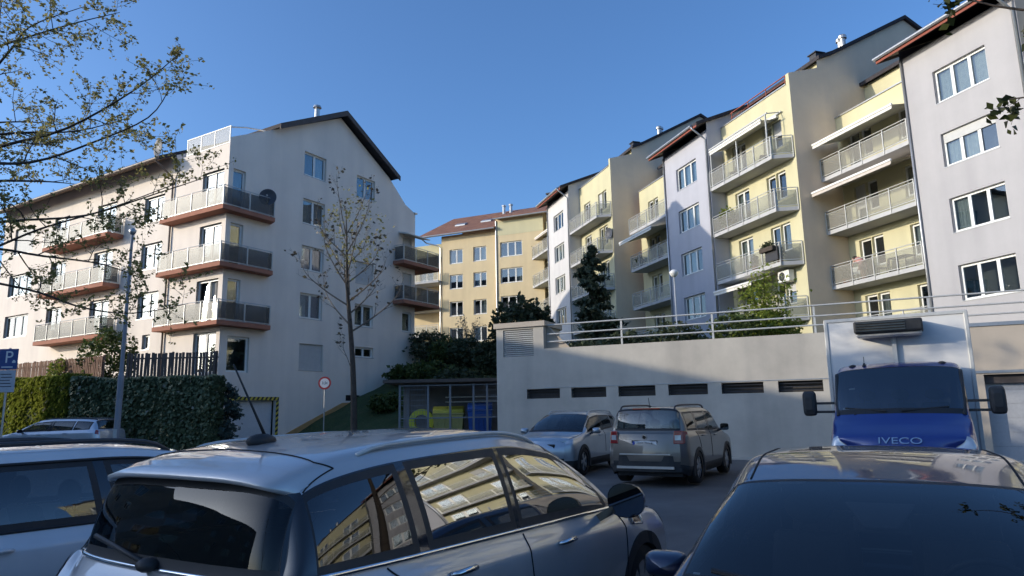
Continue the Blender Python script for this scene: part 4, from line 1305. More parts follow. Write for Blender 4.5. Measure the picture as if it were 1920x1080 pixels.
    def mirror(s, x, y, z, sx=.09, sy=.12, sz=.085, mat=None, side=-1, rnd=False, mirr=True):
        mb = MB(); n = 16
        # housing: rounded shell, open (flat) towards the rear
        prof = [(0.0, 1.0), (.35, .97), (.7, .80), (.92, .5), (1.0, .0)]
        base = len(mb.v); ringn = 20
        for (f, sc_) in prof:
            for k in range(ringn):
                a = 2 * math.pi * k / ringn
                ca, sa = math.cos(a), math.sin(a)
                e = .5 if not rnd else .85
                yy = math.copysign(abs(ca) ** e, ca) * sy * sc_; zz = math.copysign(abs(sa) ** e, sa) * sz * sc_
                mb.v.append((x + f * sx, side * y + yy, z + zz))
        for r_ in range(len(prof) - 1):
            for k in range(ringn):
                k2 = (k + 1) % ringn
                mb.f.append((base + r_ * ringn + k, base + r_ * ringn + k2, base + (r_ + 1) * ringn + k2, base + (r_ + 1) * ringn + k)); mb.mi.append(0)
        o = mb.build('door_mirror', mat or s.paint, s.root, smooth=True, fix=True)
        g = MB(); ring = []
        for k in range(ringn):
            a = 2 * math.pi * k / ringn; ca, sa = math.cos(a), math.sin(a); e = .5 if not rnd else .85
            ring.append((x + .004, side * y + math.copysign(abs(ca) ** e, ca) * sy * .98, z + math.copysign(abs(sa) ** e, sa) * sz * .98))
        g.face(ring); g.build('mirror_glass', plain('mirror_glass', (.06, .065, .08), .03, 1.0) if 'mirror_glass' not in MATS else MATS['mirror_glass'], o)
        st = MB(); st.bar((x + .03, side * (y - sy * .7), z - sz * .55), (x + .01, side * (s.p['wb'] + .01), z - sz * 1.15), .06, .05)
        st.build('mirror_foot', M_GBLACK, o)
    def handle(s, i, j, side, ln=.2, mat=None):
        a = s.S(i, j, side, .03)
        mb = MB(); mb.tube([(a.x + ln / 2, a.y - side * .028, a.z), (a.x + ln / 2 - .03, a.y, a.z + .004), (a.x, a.y + side * .006, a.z + .006), (a.x - ln / 2 + .03, a.y, a.z + .004), (a.x - ln / 2, a.y - side * .028, a.z)], [.012, .014, .016, .014, .012], 8)
        mb.build('door_handle', mat or M_CHROME, s.root, smooth=True)
    def plate(s, x, z, text, back=True, w=.52, h=.11, size=.085):
        sgn = -1 if back else 1
        mb = MB(); mb.box(-.006, .006, -w / 2, w / 2, -h / 2, h / 2)
        o = mb.build('number_plate', M_PLATE, s.root, (x, 0, z))
        bd = MB(); bd.box(-.004, .004, -w / 2 - .02, w / 2 + .02, -h / 2 - .018, h / 2 + .018); bd.build('plate_surround', M_GBLACK, o, (-sgn * .005, 0, 0))
        eu = MB(); eu.box(-.0075, .0075, w / 2 - .05 if not back else w / 2 - .05, w / 2 - .002, -h / 2 + .002, h / 2 - .002); eu.build('country_band', plain('plate_blue', (.02, .06, .35), .4) if 'plate_blue' not in MATS else MATS['plate_blue'], o)
        if text:
            tm = text_mesh(text, size)
            tm.materials.clear(); tm.materials.append(M_GBLACK)
            put(tm, 'plate_lettering', o, (sgn * .0085, -.015, 0), rot=(R(90), 0, R(-90) if back else R(90)))

SIDE = dict(fd=dict(n='front_door_window', i=(3.45, 4.9), j=(4.1, 4.9)), rd=dict(n='rear_door_window', i=(5.1, 5.955), j=(4.1, 4.9)), rq=dict(n='quarter_window', i=(6.1, 6.8), j=(4.1, 4.9)),
            ws=dict(n='windscreen', i=(3.1, 3.955), j=(5.2, 8.0)), rs=dict(n='rear_window', i=(7.1, 7.9), j=(5.3, 8.0)))
def rails(c, side, i0, i1, j=6.1, h=.045, mat=None, r=.016):
    pts = []; n = 18
    for k in range(n + 1):
        f = k / n; a = c.S(i0 + (i1 - i0) * f, j, side)
        lift = h * min(1, min(f, 1 - f) / .07)
        pts.append((a.x, a.y, a.z + lift - .004))
    MB().tube(pts, r, 8).build('roof_rail', mat or M_STEELP, c.root, smooth=True)

# --- silver hatchback in the foreground
P_MINI = paint('paint_silver_lilac', (.47, .455, .45), .3, .30)
P_WHITE = paint('paint_white', (.62, .63, .65), .05, .35)
P_BLUE = paint('paint_dark_blue', (.012, .020, .055), .2, .35)
P_BEIGE = paint('paint_beige_metal', (.17, .15, .125), .45, .34)
P_ICE = paint('paint_ice_silver', (.42, .46, .50), .6, .32)
P_WAGON = paint('paint_pale_silver', (.48, .52, .57), .5, .32)
P_VAN = paint('paint_van_blue', (.012, .035, .20), .1, .35)

def mini():
    p = dict(xn=2.06, xh=1.80, xm=1.36, xc=1.00, xt=.18, xb=-.36, xcp=-1.20, xd=-1.84, xg=-1.99, xr=-2.10, w=.89, wb=.80, wr=.635,
             zbf=.96, zbr=1.04, zh=.78, zm=.93, zc=1.00, zt=1.465, zrm=1.555, zrc=1.535, zd=1.435, zg=1.03, ztail=.93, dl=.02)
    c = Car('silver_hatchback', 'silver compact hatchback with black pillars and roof rails in the foreground', 'car', p, -.47, 4.74, 31.6, P_MINI)
    c.Ra = .385; c.archmat = M_CLAD
    W = [dict(SIDE['fd'], i=(3.5, 4.955), mat=M_CGLASSS), dict(SIDE['rd'], i=(5.1, 5.9), mat=M_CGLASSS), dict(SIDE['rq'], i=(6.1, 6.955), mat=M_CGLASSD), SIDE['ws'], dict(SIDE['rs'], i=(7.2, 7.9), j=(5.1, 8.0), mat=M_CGLASSR)]
    c.body(W, blackpill=True, axles=(1.25, -1.35), Ra=c.Ra, glass=M_CGLASSD, hatch_black=True)
    c.wheels((1.25, -1.35), .335, .22, 8)
    c.cabin()
    for sd in (1, -1):
        rails(c, sd, 4.1, 6.3, 5.75, .022, M_STEELP, .012)
        c.seam([(3.25, 4.0), (4.9, 4.0), (7.4, 4.0)], .013, sd, 'belt_trim', M_CHROME, .006, 30)
        c.seam([(5.0, 3.9), (5.02, 3), (5.0, 1.6)], .0045, sd); c.seam([(6.35, 3.9), (6.2, 3.1), (6.02, 2.3)], .0045, sd); c.seam([(3.3, 3.9), (3.1, 3.0), (3.2, 1.6)], .0045, sd)
        c.seam([(3.0, 5.05), (2.6, 4.6), (2.0, 4.5), (1.2, 4.55)], .0045, sd)
        c.handle(4.55, 3.1, sd); c.handle(5.75, 3.15, sd)
        c.seam([(6.55, 5.35), (6.62, 6.0), (6.55, 8.0)], .0035, sd); c.seam([(6.55, 5.35), (6.97, 5.02)], .0035, sd)
        # side scuttle vent
        c.patch(2.35, 2.75, 3.15, 3.55, M_GBLACK, 'side_vent', sd, .012); c.seam([(2.3, 3.1), (2.8, 3.1), (2.8, 3.6), (2.3, 3.6), (2.3, 3.1)], .008, sd, 'vent_trim', M_CHROME, .012)
        c.patch(.35, 1.0, 3.2, 4.1, M_LAMP, 'headlamp', sd, .006); c.patch(8.1, 8.8, 3.0, 3.8, M_RED, 'tail_lamp', sd, .008)
        c.mirror(.62, 1.02, 1.05, .11, .13, .11, M_GBLACK, sd, True)
    # roof spoiler carried past the hatch, dark underneath
    mb = MB(); n = 36; rows = []
    for k in range(n + 1):
        f = -1 + 2 * k / n; sd = 1 if f > 0 else -1; j = 8 - 2.9 * abs(f)
        q0, q = c.S(6.86, j, sd, .004), c.S(7.0, j, sd)
        ext = .10 * (1 - abs(f) ** 4)
        A = q0; B = q + Vector((.0, 0, .006)); C_ = q + Vector((-ext, 0, -.012 - .1 * ext)); D_ = C_ + Vector((.004, 0, -.020)); E_ = q + Vector((.05, 0, -.055))
        rows.append([A, B, C_, D_, E_])
    for k in range(n):
        for i in range(4): mb.face([rows[k][i], rows[k + 1][i], rows[k + 1][i + 1], rows[k][i + 1]], 0 if i < 3 else 1)
    mb.build('roof_spoiler', [P_MINI, M_GBLACK], c.root, smooth=True, weld=True)
    # roof aerial
    q = c.S(6.35, 8.0, 1)
    mb = MB(); mb.ball((q.x + .02, 0, q.z + .012), .085, .045, .036, 14, 8); mb.tube([(q.x + .05, 0, q.z + .02), (q.x - .02, .0, q.z + .14), (q.x - .16, 0, q.z + .38)], [.009, .006, .004], 8)
    mb.build('aerial', M_RUB, c.root, smooth=True)
    c.seam([(7.98, 5.3), (8.0, 6.5), (8.0, 8.0)], .012, 1, 'hatch_trim', M_CHROME, .004); c.seam([(7.98, 5.3), (8.0, 6.5), (8.0, 8.0)], .012, -1, 'hatch_trim', M_CHROME, .004)
    # wiper on the rear window
    a, b = c.S(7.93, 8.0, 1, .02), c.S(7.72, 6.4, 1, .02)
    mb = MB(); mb.tube([a, b], .012, 6); mb.ball(a, .05, .05, .03, 10, 6); mb.build('rear_wiper', M_RUB, c.root, smooth=True)
    return c
mini()

def suv():
    p = dict(xn=2.2, xh=1.95, xm=1.5, xc=1.15, xt=.40, xb=-.22, xcp=-1.15, xd=-1.95, xg=-2.15, xr=-2.22, w=.91, wb=.83, wr=.64,
             zbf=.93, zbr=.99, zh=.80, zm=.92, zc=.99, zt=1.40, zrm=1.475, zrc=1.475, zd=1.42, zg=1.02, ztail=.95)
    c = Car('white_estate_suv', 'white crossover with black roof rails parked at the left edge', 'car', p, -3.4, 5.6, 32, P_WHITE)
    c.Ra = .39; c.archmat = M_CLAD
    c.body([SIDE['fd'], SIDE['rd'], SIDE['rq'], SIDE['ws'], SIDE['rs']], blackpill=False, axles=(1.33, -1.37), Ra=c.Ra, glass=M_CGLASS)
    c.wheels((1.33, -1.37), .345, .225, 5); c.cabin(hz=1.0)
    for sd in (1, -1):
        rails(c, sd, 4.1, 6.9, 6.2, .05, M_DARKMET, .017)
        c.seam([(3.35, 4.0), (5, 4.0), (7.0, 4.0)], .010, sd, 'belt_trim', M_RUB, .004, 30); c.seam([(3.7, 4.98), (5, 4.98), (6.9, 4.98)], .010, sd, 'window_trim', M_RUB, .004, 30)
        c.seam([(5.0, 3.95), (5.02, 3), (5.0, 1.6)], .0045, sd); c.seam([(6.2, 3.95), (6.1, 3.0), (5.95, 2.3)], .0045, sd)
        c.handle(4.6, 3.1, sd, mat=P_WHITE); c.handle(5.75, 3.15, sd, mat=P_WHITE)
        c.mirror(.75, 1.03, 1.0, .12, .11, .075, P_WHITE, sd); c.patch(.35, 1.0, 3.2, 4.1, M_LAMP, 'headlamp', sd, .006); c.patch(8.1, 8.8, 2.9, 3.9, M_RED, 'tail_lamp', sd, .008)
    # sunroof panel
    mb = MB(); n = 8; g = [[c.S(4.3 + 1.5 * a / n, 7.0, 1, .004).lerp(c.S(4.3 + 1.5 * a / n, 7.0, -1, .004), b / n) + Vector((0, 0, .012 * math.sin(math.pi * b / n))) for b in range(n + 1)] for a in range(n + 1)]
    for a in range(n):
        for b in range(n): mb.face([g[a][b], g[a][b + 1], g[a + 1][b + 1], g[a + 1][b]])
    mb.build('sunroof', M_GBLACK, c.root, smooth=True, weld=True)
    return c
suv()

def blue_saloon():
    p = dict(xn=2.15, xh=1.92, xm=1.55, xc=1.18, xt=.30, xb=-.28, xcp=-1.0, xd=-1.25, xg=-1.85, xr=-2.2, w=.95, wb=.87, wr=.69,
             zbf=.86, zbr=.93, zh=.68, zm=.82, zc=.90, zt=1.275, zrm=1.385, zrc=1.375, zd=1.33, zg=1.0, ztail=.96)
    c = Car('dark_blue_saloon', 'dark blue saloon seen over its windscreen at the lower right', 'car', p, 1.93, 3.80, 207.3, P_BLUE)
    c.Ra = .37; c.archmat = P_BLUE
    c.body([SIDE['fd'], SIDE['rd'], SIDE['ws'], SIDE['rs']], axles=(1.32, -1.35), Ra=c.Ra, sill=False, glass=M_CGLASSM)
    c.wheels((1.32, -1.35), .32, .21, 5); c.cabin(hz=.93)
    for sd in (1, -1):
        c.mirror(.62, .99, .875, .13, .105, .062, P_BLUE, sd)
        c.seam([(5.0, 3.95), (5.02, 3), (5.0, 1.6)], .0045, sd); c.handle(4.6, 3.1, sd, mat=P_BLUE); c.patch(.35, 1.0, 3.2, 4.1, M_LAMP, 'headlamp', sd, .006)
        c.seam([(4.05, 6.2), (5, 6.25), (6.9, 6.2)], .006, sd, 'roof_gutter', M_SEAM, .0, 30)
    # mirror and sensor housing behind the windscreen
    q = c.S(3.86, 8.0, 1, -.06)
    mb = MB(); mb.hexa([(q.x - .02, -.15, q.z - .01), (q.x - .02, .15, q.z - .01), (q.x + .0, .15, q.z), (q.x + .0, -.15, q.z)], [(q.x + .08, -.07, q.z - .12), (q.x + .08, .07, q.z - .12), (q.x + .12, .07, q.z - .10), (q.x + .12, -.07, q.z - .10)])
    mb.box(q.x - .02, q.x + .02, -.12, .12, q.z - .14, q.z - .07)
    mb.build('interior_mirror', M_INT, c.root, bevel=.01)
    c.patch(3.14, 3.2, 5.5, 5.75, M_PLATE, 'sticker', -1, .003, 3)
    for y0 in (.5, -.1):
        mb = MB(); a = c.S(3.06, 8 - 3 * abs(y0 + .1), 1 if y0 > -.2 else -1, .015)
        mb.tube([(p['xc'] + .08, y0, p['zc'] + .02), (p['xc'] - .02, y0 - .55, p['zc'] + .075)], .012, 6); mb.build('wiper', M_RUB, c.root)
    return c
blue_saloon()

def yeti():
    p = dict(xn=2.1, xh=1.9, xm=1.45, xc=1.02, xt=.42, xb=-.15, xcp=-1.1, xd=-1.93, xg=-2.05, xr=-2.14, w=.90, wb=.84, wr=.70,
             zbf=1.05, zbr=1.12, zh=.85, zm=1.0, zc=1.08, zt=1.56, zrm=1.63, zrc=1.63, zd=1.60, zg=1.12, ztail=1.05, dl=.06)
    c = Car('beige_compact_suv', 'boxy beige compact off-roader seen from behind in front of the garage', 'car', p, 3.8, 16.7, 29.6, P_BEIGE, z=.03)
    c.Ra = .40; c.archmat = M_CLAD
    W = [SIDE['fd'], SIDE['rd'], SIDE['rq'], SIDE['ws'], dict(SIDE['rs'], i=(7.1, 7.9), j=(5.1, 8.0))]
    c.body(W, axles=(1.28, -1.30), Ra=c.Ra, glass=M_CGLASS)
    c.wheels((1.28, -1.30), .345, .22, 6); c.cabin(hz=1.12, zs=.45)
    for sd in (1, -1):
        rails(c, sd, 4.15, 6.95, 6.2, .06, M_DARKMET, .02)
        c.handle(4.6, 3.1, sd, mat=P_BEIGE); c.handle(5.75, 3.15, sd, mat=P_BEIGE); c.mirror(.62, 1.02, 1.13, .12, .10, .08, M_GBLACK, sd)
        c.seam([(5.0, 3.95), (5.02, 3), (5.0, 1.6)], .006, sd); c.seam([(6.2, 3.95), (6.1, 3.0), (5.95, 2.3)], .006, sd)
        # tail lamps wrap round the corner
        q = c.S(8.6, 3.6, sd)
        mb = MB(); mb.hexa([(-2.16, sd * .60, .86), (-2.10, sd * .80, .86), (-1.90, sd * .87, .88), (-1.98, sd * .62, .88)], [(-2.14, sd * .62, 1.13), (-2.08, sd * .79, 1.13), (-1.92, sd * .85, 1.11), (-1.98, sd * .64, 1.11)])
        tl = mb.build('tail_lamp', M_RED, c.root, bevel=.015)
        mb = MB(); mb.hexa([(-2.168, sd * .64, .94), (-2.128, sd * .76, .94), (-2.10, sd * .76, .94), (-2.13, sd * .64, .94)], [(-2.162, sd * .645, 1.04), (-2.122, sd * .755, 1.04), (-2.10, sd * .755, 1.04), (-2.13, sd * .645, 1.04)])
        mb.build('lamp_lens', M_LAMP, tl)
    # bumper: black with a silver skid bar
    mb = MB(); pts = [(-.80, -1.98), (-.74, -2.12), (-.5, -2.20), (0, -2.23), (.5, -2.20), (.74, -2.12), (.80, -1.98)]
    for (a, b) in zip(pts[:-1], pts[1:]):
        mb.hexa([(a[1], a[0], .30), (b[1], b[0], .30), (b[1] + .2, b[0] * .96, .30), (a[1] + .2, a[0] * .96, .30)], [(a[1], a[0], .62), (b[1], b[0], .62), (b[1] + .2, b[0] * .96, .62), (a[1] + .2, a[0] * .96, .62)])
    bo = mb.build('rear_bumper', M_CLAD, c.root, smooth=False)
    mb = MB(); mb.box(-2.245, -2.2, -.62, .62, .36, .41); mb.build('skid_bar', M_STEEL, bo); 
    mb = MB(); mb.box(-2.236, -2.2, -.55, .55, .64, .665); mb.build('bumper_strip', M_STEEL, c.root)
    c.plate(-2.195, .86, '2BE 7818'); 
    mb = MB(); mb.lathe([(.055, -.006), (.055, .006), (.045, .010)], 24, 0, 'x', (-2.186, 0, 1.0)); bd = mb.build('badge', M_CHROME, c.root)
    mb = MB(); mb.lathe([(.036, -.006), (.036, .006)], 20, 0, 'x', (-2.195, 0, 1.0)); mb.build('badge_centre', M_GBLACK, bd)
    mb = MB(); mb.box(-2.17, -2.16, -.36, .36, .79, .93); mb.build('plate_recess', M_GBLACK, c.root)
    mb = MB(); q = c.S(6.6, 8, 1); mb.tube([(q.x, 0, q.z), (q.x - .06, 0, q.z + .2)], .006, 6); mb.ball((q.x, 0, q.z), .03, .03, .02); mb.build('aerial', M_RUB, c.root)
    mb = MB(); mb.box(-1.99, -1.90, -.30, .30, 1.575, 1.60); mb.build('brake_lamp', M_RED, c.root)
    return c
yeti()

def crossover():
    p = dict(xn=2.15, xh=1.92, xm=1.5, xc=1.08, xt=.25, xb=-.3, xcp=-1.15, xd=-1.9, xg=-2.08, xr=-2.16, w=.91, wb=.83, wr=.64,
             zbf=1.02, zbr=1.12, zh=.86, zm=.98, zc=1.05, zt=1.50, zrm=1.575, zrc=1.56, zd=1.50, zg=1.10, ztail=1.0)
    c = Car('pale_blue_crossover', 'pale silver-blue crossover facing the camera beside the beige off-roader', 'car', p, 1.52, 19.3, 206.4, P_ICE)
    c.Ra = .40; c.archmat = M_CLAD
    c.body([SIDE['fd'], SIDE['rd'], SIDE['rq'], SIDE['ws'], SIDE['rs']], axles=(1.33, -1.32), Ra=c.Ra, glass=M_CGLASSD)
    c.wheels((1.33, -1.32), .345, .22, 5); c.cabin(hz=1.08)
    for sd in (1, -1):
        rails(c, sd, 4.15, 6.95, 6.2, .05, M_STEELP, .017)
        c.mirror(.72, 1.03, 1.08, .13, .11, .075, P_ICE, sd); c.patch(.25, 1.15, 3.3, 4.0, M_LAMP, 'headlamp', sd, .008)
        c.seam([(5.0, 3.95), (5.02, 3), (5.0, 1.6)], .006, sd); c.handle(4.6, 3.1, sd, mat=P_ICE); c.seam([(3.0, 5.05), (2.6, 4.6), (2.0, 4.5), (1.0, 4.5)], .005, sd)
    mb = MB(); mb.box(2.10, 2.17, -.45, .45, .62, .80); mb.build('grille', M_GBLACK, c.root, bevel=.02)
    c.plate(2.21, .48, '', back=False)
    return c
crossover()

def wagon():
    p = dict(xn=2.35, xh=2.1, xm=1.6, xc=1.15, xt=.3, xb=-.3, xcp=-1.25, xd=-2.1, xg=-2.3, xr=-2.38, w=.90, wb=.81, wr=.62,
             zbf=.95, zbr=1.02, zh=.72, zm=.88, zc=.97, zt=1.40, zrm=1.47, zrc=1.46, zd=1.40, zg=1.02, ztail=.96)
    c = Car('silver_estate_car', 'pale silver estate car parked on the street before the hedge', 'car', p, -18.1, 27.8, -83, P_WAGON, z=.18)
    c.Ra = .37; c.archmat = P_WAGON
    c.body([SIDE['fd'], SIDE['rd'], SIDE['rq'], SIDE['ws'], SIDE['rs']], axles=(1.42, -1.40), Ra=c.Ra, sill=False, glass=M_CGLASS)
    c.wheels((1.42, -1.40), .33, .21, 5); c.cabin(hz=1.0)
    for sd in (1, -1):
        rails(c, sd, 4.15, 6.95, 6.2, .03, M_DARKMET, .015); c.mirror(.78, .98, 1.0, .12, .10, .07, M_GBLACK, sd); c.patch(8.1, 8.8, 2.9, 3.9, M_RED, 'tail_lamp', sd, .008); c.patch(.35, 1.0, 3.2, 4.1, M_LAMP, 'headlamp', sd, .006)
        c.handle(4.6, 3.1, sd, mat=P_WAGON); c.handle(5.75, 3.15, sd, mat=P_WAGON)
    return c
wagon()
def dark_car():
    p = dict(xn=2.15, xh=1.92, xm=1.5, xc=1.08, xt=.25, xb=-.3, xcp=-1.05, xd=-1.7, xg=-2.0, xr=-2.12, w=.89, wb=.80, wr=.61,
             zbf=.93, zbr=1.0, zh=.72, zm=.86, zc=.95, zt=1.38, zrm=1.45, zrc=1.43, zd=1.36, zg=1.0, ztail=.94)
    c = Car('black_hatchback', 'black car half hidden behind the parking sign pole at the left edge', 'car', p, -26.0, 34.2, -83, M_GBLACK, z=.19)
    c.Ra = .37; c.archmat = M_GBLACK
    c.body([SIDE['fd'], SIDE['rd'], SIDE['ws'], SIDE['rs']], axles=(1.3, -1.32), Ra=c.Ra, sill=False, glass=M_CGLASS)
    c.wheels((1.3, -1.32), .32, .21, 5)
dark_car()

def van():
    p = dict(xn=2.28, xh=2.12, xm=1.85, xc=1.52, xt=.78, xb=.45, xcp=.2, xd=.08, xg=.04, xr=.0, w=.97, wb=.93, wr=.86,
             zbf=1.40, zbr=1.42, zh=1.02, zm=1.30, zc=1.46, zt=2.22, zrm=2.32, zrc=2.32, zd=2.32, zg=1.45, ztail=1.40, zs=.3)
    c = Car('blue_box_van', 'blue-cabbed refrigerated box van with black mirrors parked before the garage', 'van', p, 6.74, 12.16, 211.0, P_VAN)
    c.Ra = .42; c.archmat = P_VAN
    c.body([dict(SIDE['fd'], i=(3.5, 4.8)), dict(SIDE['ws'], i=(3.1, 3.955), j=(5.1, 8.0))], axles=(1.35,), Ra=c.Ra, sill=True, glass=glassmat('van_glass', (.30, .33, .34), .17, .01))
    c.wheels((1.35, -2.3), .36, .22, 5)
    c.cabin(xs=((.75, .5), (.75, -.5), (.75, 0)), zs=.75, hz=1.65)
    for sd in (1, -1):
        c.patch(.12, 1.25, 3.05, 4.25, M_LAMP, 'headlamp', sd, .012)
        mb = MB()
        # tall mirror housing, curved front
        xs0, y0 = 1.28, sd * 1.30
        ring = []
        for k in range(16):
            a = 2 * math.pi * k / 16; ca, sa = math.cos(a), math.sin(a)
            ring.append((math.copysign(abs(ca) ** .45, ca), math.copysign(abs(sa) ** .35, sa)))
        prof = [(-.02, 1.0), (.05, 1.0), (.11, .88), (.14, .5)]
        base = len(mb.v)
        for f, sc_ in prof:
            for (a, b) in ring: mb.v.append((xs0 + f, y0 + a * .105 * sc_, 1.66 + b * .205 * sc_))
        for r_ in range(3):
            for k in range(16):
                k2 = (k + 1) % 16; mb.f.append((base + r_ * 16 + k, base + r_ * 16 + k2, base + (r_ + 1) * 16 + k2, base + (r_ + 1) * 16 + k)); mb.mi.append(0)
        mb.f.append(tuple(base + k for k in range(16))); mb.mi.append(0); mb.f.append(tuple(base + 48 + k for k in range(16))); mb.mi.append(0)
        mo = mb.build('door_mirror', M_CLAD, c.root, fix=True, smooth=False)
        for zz in (1.66, 1.52):
            ab = MB(); ab.bar((xs0, sd * .92, zz), (xs0 + .02, y0, zz), .05, .04); ab.build('mirror_arm', M_CLAD, mo)
        c.seam([(3.02, 5.1), (3.95, 5.05)], .03, sd, 'pillar_trim', M_CLAD, .0)
    # grille band, bonnet lettering and sun visor stickers
    q = c.S(.0, 8, 1)
    mb = MB(); mb.box(p['xn'] - .06, p['xn'] + .02, -.50, .50, .62, .86); mb.build('grille', M_CLAD, c.root, bevel=.03)
    tm = text_mesh('IVECO', .155, .006); tm.materials.clear(); tm.materials.append(M_CHROME)
    nx = c.S(.85, 8, 1); n2 = c.S(.25, 8, 1)
    slope = math.atan2(nx.z - n2.z, n2.x - nx.x)
    mid = c.S(.5, 8, 1, .0)
    lt = put(tm, 'bonnet_lettering', c.root, (mid.x + .004, 0, mid.z + .004), rot=(slope, 0, R(90)))
    lt.scale = (1.3, 1.0, 1)
    mb = MB(); mb.lathe([(.05, 0), (.05, .02), (.03, .03)], 16, 0, 'x', (p['xn'] + .02, 0, .98)); mb.build('badge', M_CHROME, c.root)
    mb = MB(); mb.box(1.42, 1.47, -.84, .84, 1.43, 1.475); mb.build('wiper_cowl', M_CLAD, c.root)
    for y in (-.62, .08):
        mb = MB(); mb.tube([(1.60, y, 1.475), (1.50, y + .55, 1.56)], .012, 6); mb.build('wiper', M_RUB, c.root)
    q = c.S(4.35, 6.9, -1); mb = MB(); mb.tube([(q.x, q.y, q.z - .02), (q.x - .02, q.y, q.z + .16)], .006, 6); mb.lathe([(.035, 0), (.015, .05)], 10, 0, 'z', (q.x, q.y, q.z)); mb.build('aerial', M_RUB, c.root)
    for y in (-.66, .66):
        mb = MB(); mb.ball((.5, y, 2.27), .16, .07, .04, 12, 6); mb.build('roof_marker', M_CLAD, c.root, smooth=True)
    # cargo box
    bw, bl, z0, z1 = 1.10, 4.2, .85, 3.16
    mb = MB(); mb.box(-bl, -.12, -bw, bw, z0, z1); bx = mb.build('cargo_box', noisy('box_white', (.66, .655, .64), .05, 1.2, .55, .05, 40), c.root, bevel=.012)
    fr = MB()
    for y in (-bw, bw):
        fr.box(-.19, -.10, y - .035 if y < 0 else y - .03, y + .03 if y < 0 else y + .035, z0, z1 + .01)
    fr.box(-.19, -.101, -bw - .03, bw + .03, z1 - .03, z1 + .035); fr.build('box_corner', M_STEELP, bx, bevel=.012)
    # refrigeration unit
    mb = MB(); mb.box(-.10, .38, -.60, .46, 2.86, 3.07); mb.box(-.10, .30, -.58, .44, 2.80, 2.859, 1)
    ru = mb.build('cooling_unit', [M_CLAD, M_STEELP], c.root, bevel=.03)
    for k in range(4): 
        gb = MB(); gb.box(.381, .40, -.56, .20, 2.885 + k * .045, 2.905 + k * .045); gb.build('grille_slat', M_GBLACK, ru)
    mb = MB(); mb.box(-.10, -.04, -.05, .02, 2.25, 2.80); mb.build('hose_duct', M_STEELP, c.root)
    # chassis and rear wheels cover
    mb = MB(); mb.box(-bl, 1.2, -.42, .42, .45, .7); mb.box(-1.6, -.6, -.95, -.5, .35, .75); mb.build('chassis', M_DARKMET, c.root)
    # papers behind the windscreen
    for a, b, i0, i1 in ((5.75, 6.25, 3.16, 3.22), (5.35, 5.42, 3.22, 3.36)): c.patch(i0, i1, a, b, M_PLATE, 'sticker', -1, .004, 3)
    c.patch(3.52, 3.545, 6.3, 6.55, M_PLATE, 'sticker', -1, .004, 3)
    for j0, j1, sd in ((6.0, 7.6, -1), (6.3, 7.9, 1)):
        a, b = c.S(3.10, j1, sd, .02), c.S(3.2, j0, sd, .02)
        mb = MB(); mb.tube([a, b], .012, 6); mb.build('wiper', M_RUB, c.root)
    return c
van()
# ------------------------------------------------------------------ vegetation
M_BARK = noisy('bark_grey_brown', (.075, .06, .048), .3, 6, .9, .5, 30, bdist=.02)
M_TWIG = noisy('twig_brown', (.06, .048, .04), .25, 8, .9, .2, 40)
L_SPRING = leafmat('leaf_spring_olive', (.17, .16, .05), (.36, .32, .11), .5)
L_HEDGE_SUN = leafmat('leaf_hedge_sun', (.17, .21, .03), (.33, .35, .07), .25)  # hedge leaf with full sun put into its colour
L_HEDGE_SHADE = leafmat('leaf_hedge_shade', (.09, .12, .055), (.17, .19, .10), .12)  # same hedge leaf with shade put into its colour
L_DARK = leafmat('leaf_dark', (.045, .06, .03), (.09, .11, .055), .3)
L_CON = leafmat('needle_dark', (.040, .058, .036), (.08, .10, .06), .2)
L_FRESH = leafmat('leaf_fresh', (.16, .22, .03), (.32, .36, .075), .45)
L_MID = leafmat('leaf_mid', (.055, .085, .022), (.12, .15, .045), .35)
L_POD = leafmat('dry_pods', (.05, .04, .03), (.11, .09, .05), .2)
L_PALE = leafmat('blossom_pale', (.28, .27, .20), (.42, .40, .32), .3)
NR = np.random.default_rng(11)

def leaves_mesh(name, C, size, mat, aspect=1.6, jit=.45, up=.0, mats=None, mi=None, bias=None):
    """one small folded leaf per centre in C (n,3)"""
    n = len(C)
    d = NR.normal(size=(n, 3)); d[:, 2] *= .7; d /= np.linalg.norm(d, axis=1)[:, None]
    if bias is not None:
        nb = np.array(bias, float) + NR.normal(size=(n, 3)) * .45; nb /= np.linalg.norm(nb, axis=1)[:, None]
        d -= nb * (d * nb).sum(1)[:, None]; d /= np.linalg.norm(d, axis=1)[:, None]
    e = NR.normal(size=(n, 3)) if bias is None else np.cross(nb, d); e -= d * (e * d).sum(1)[:, None]; e /= np.linalg.norm(e, axis=1)[:, None]
    s = size * (1 + jit * (NR.random(n) - .5) * 2)
    L_ = d * (s * aspect * .5)[:, None]; W_ = e * (s * .5)[:, None]
    nrm = np.cross(d, e) * (s * .18)[:, None]
    V = np.empty((n, 4, 3)); V[:, 0] = C - L_; V[:, 1] = C + W_ + nrm; V[:, 2] = C + L_; V[:, 3] = C - W_ + nrm
    Q = np.arange(n * 4).reshape(n, 4)
    return np_mesh(name, V.reshape(-1, 3), Q, mats or [mat], mi)

def blob_points(n, c, r, shell=.55, flat=1.0, freq=1.2, amp=.35, seed=0):
    """points through a lumpy volume, denser towards the outside, with gaps"""
    out = []
    c = np.array(c, float); r = np.array(r, float)
    while len(out) < n:
        d = NR.normal(size=3); d /= np.linalg.norm(d)
        k = shell + (1 - shell) * NR.random() ** .6
        lump = 1 + amp * mnoise.noise(Vector(d * freq * 2) + Vector((seed * 7.1, seed * 3.3, 0)))
        q = d * k * lump
        g = mnoise.noise(Vector(q * 3.1) + Vector((seed, 5, seed * 2)))
        if g < -.18: continue
        out.append(c + q * r)
    return np.array(out)

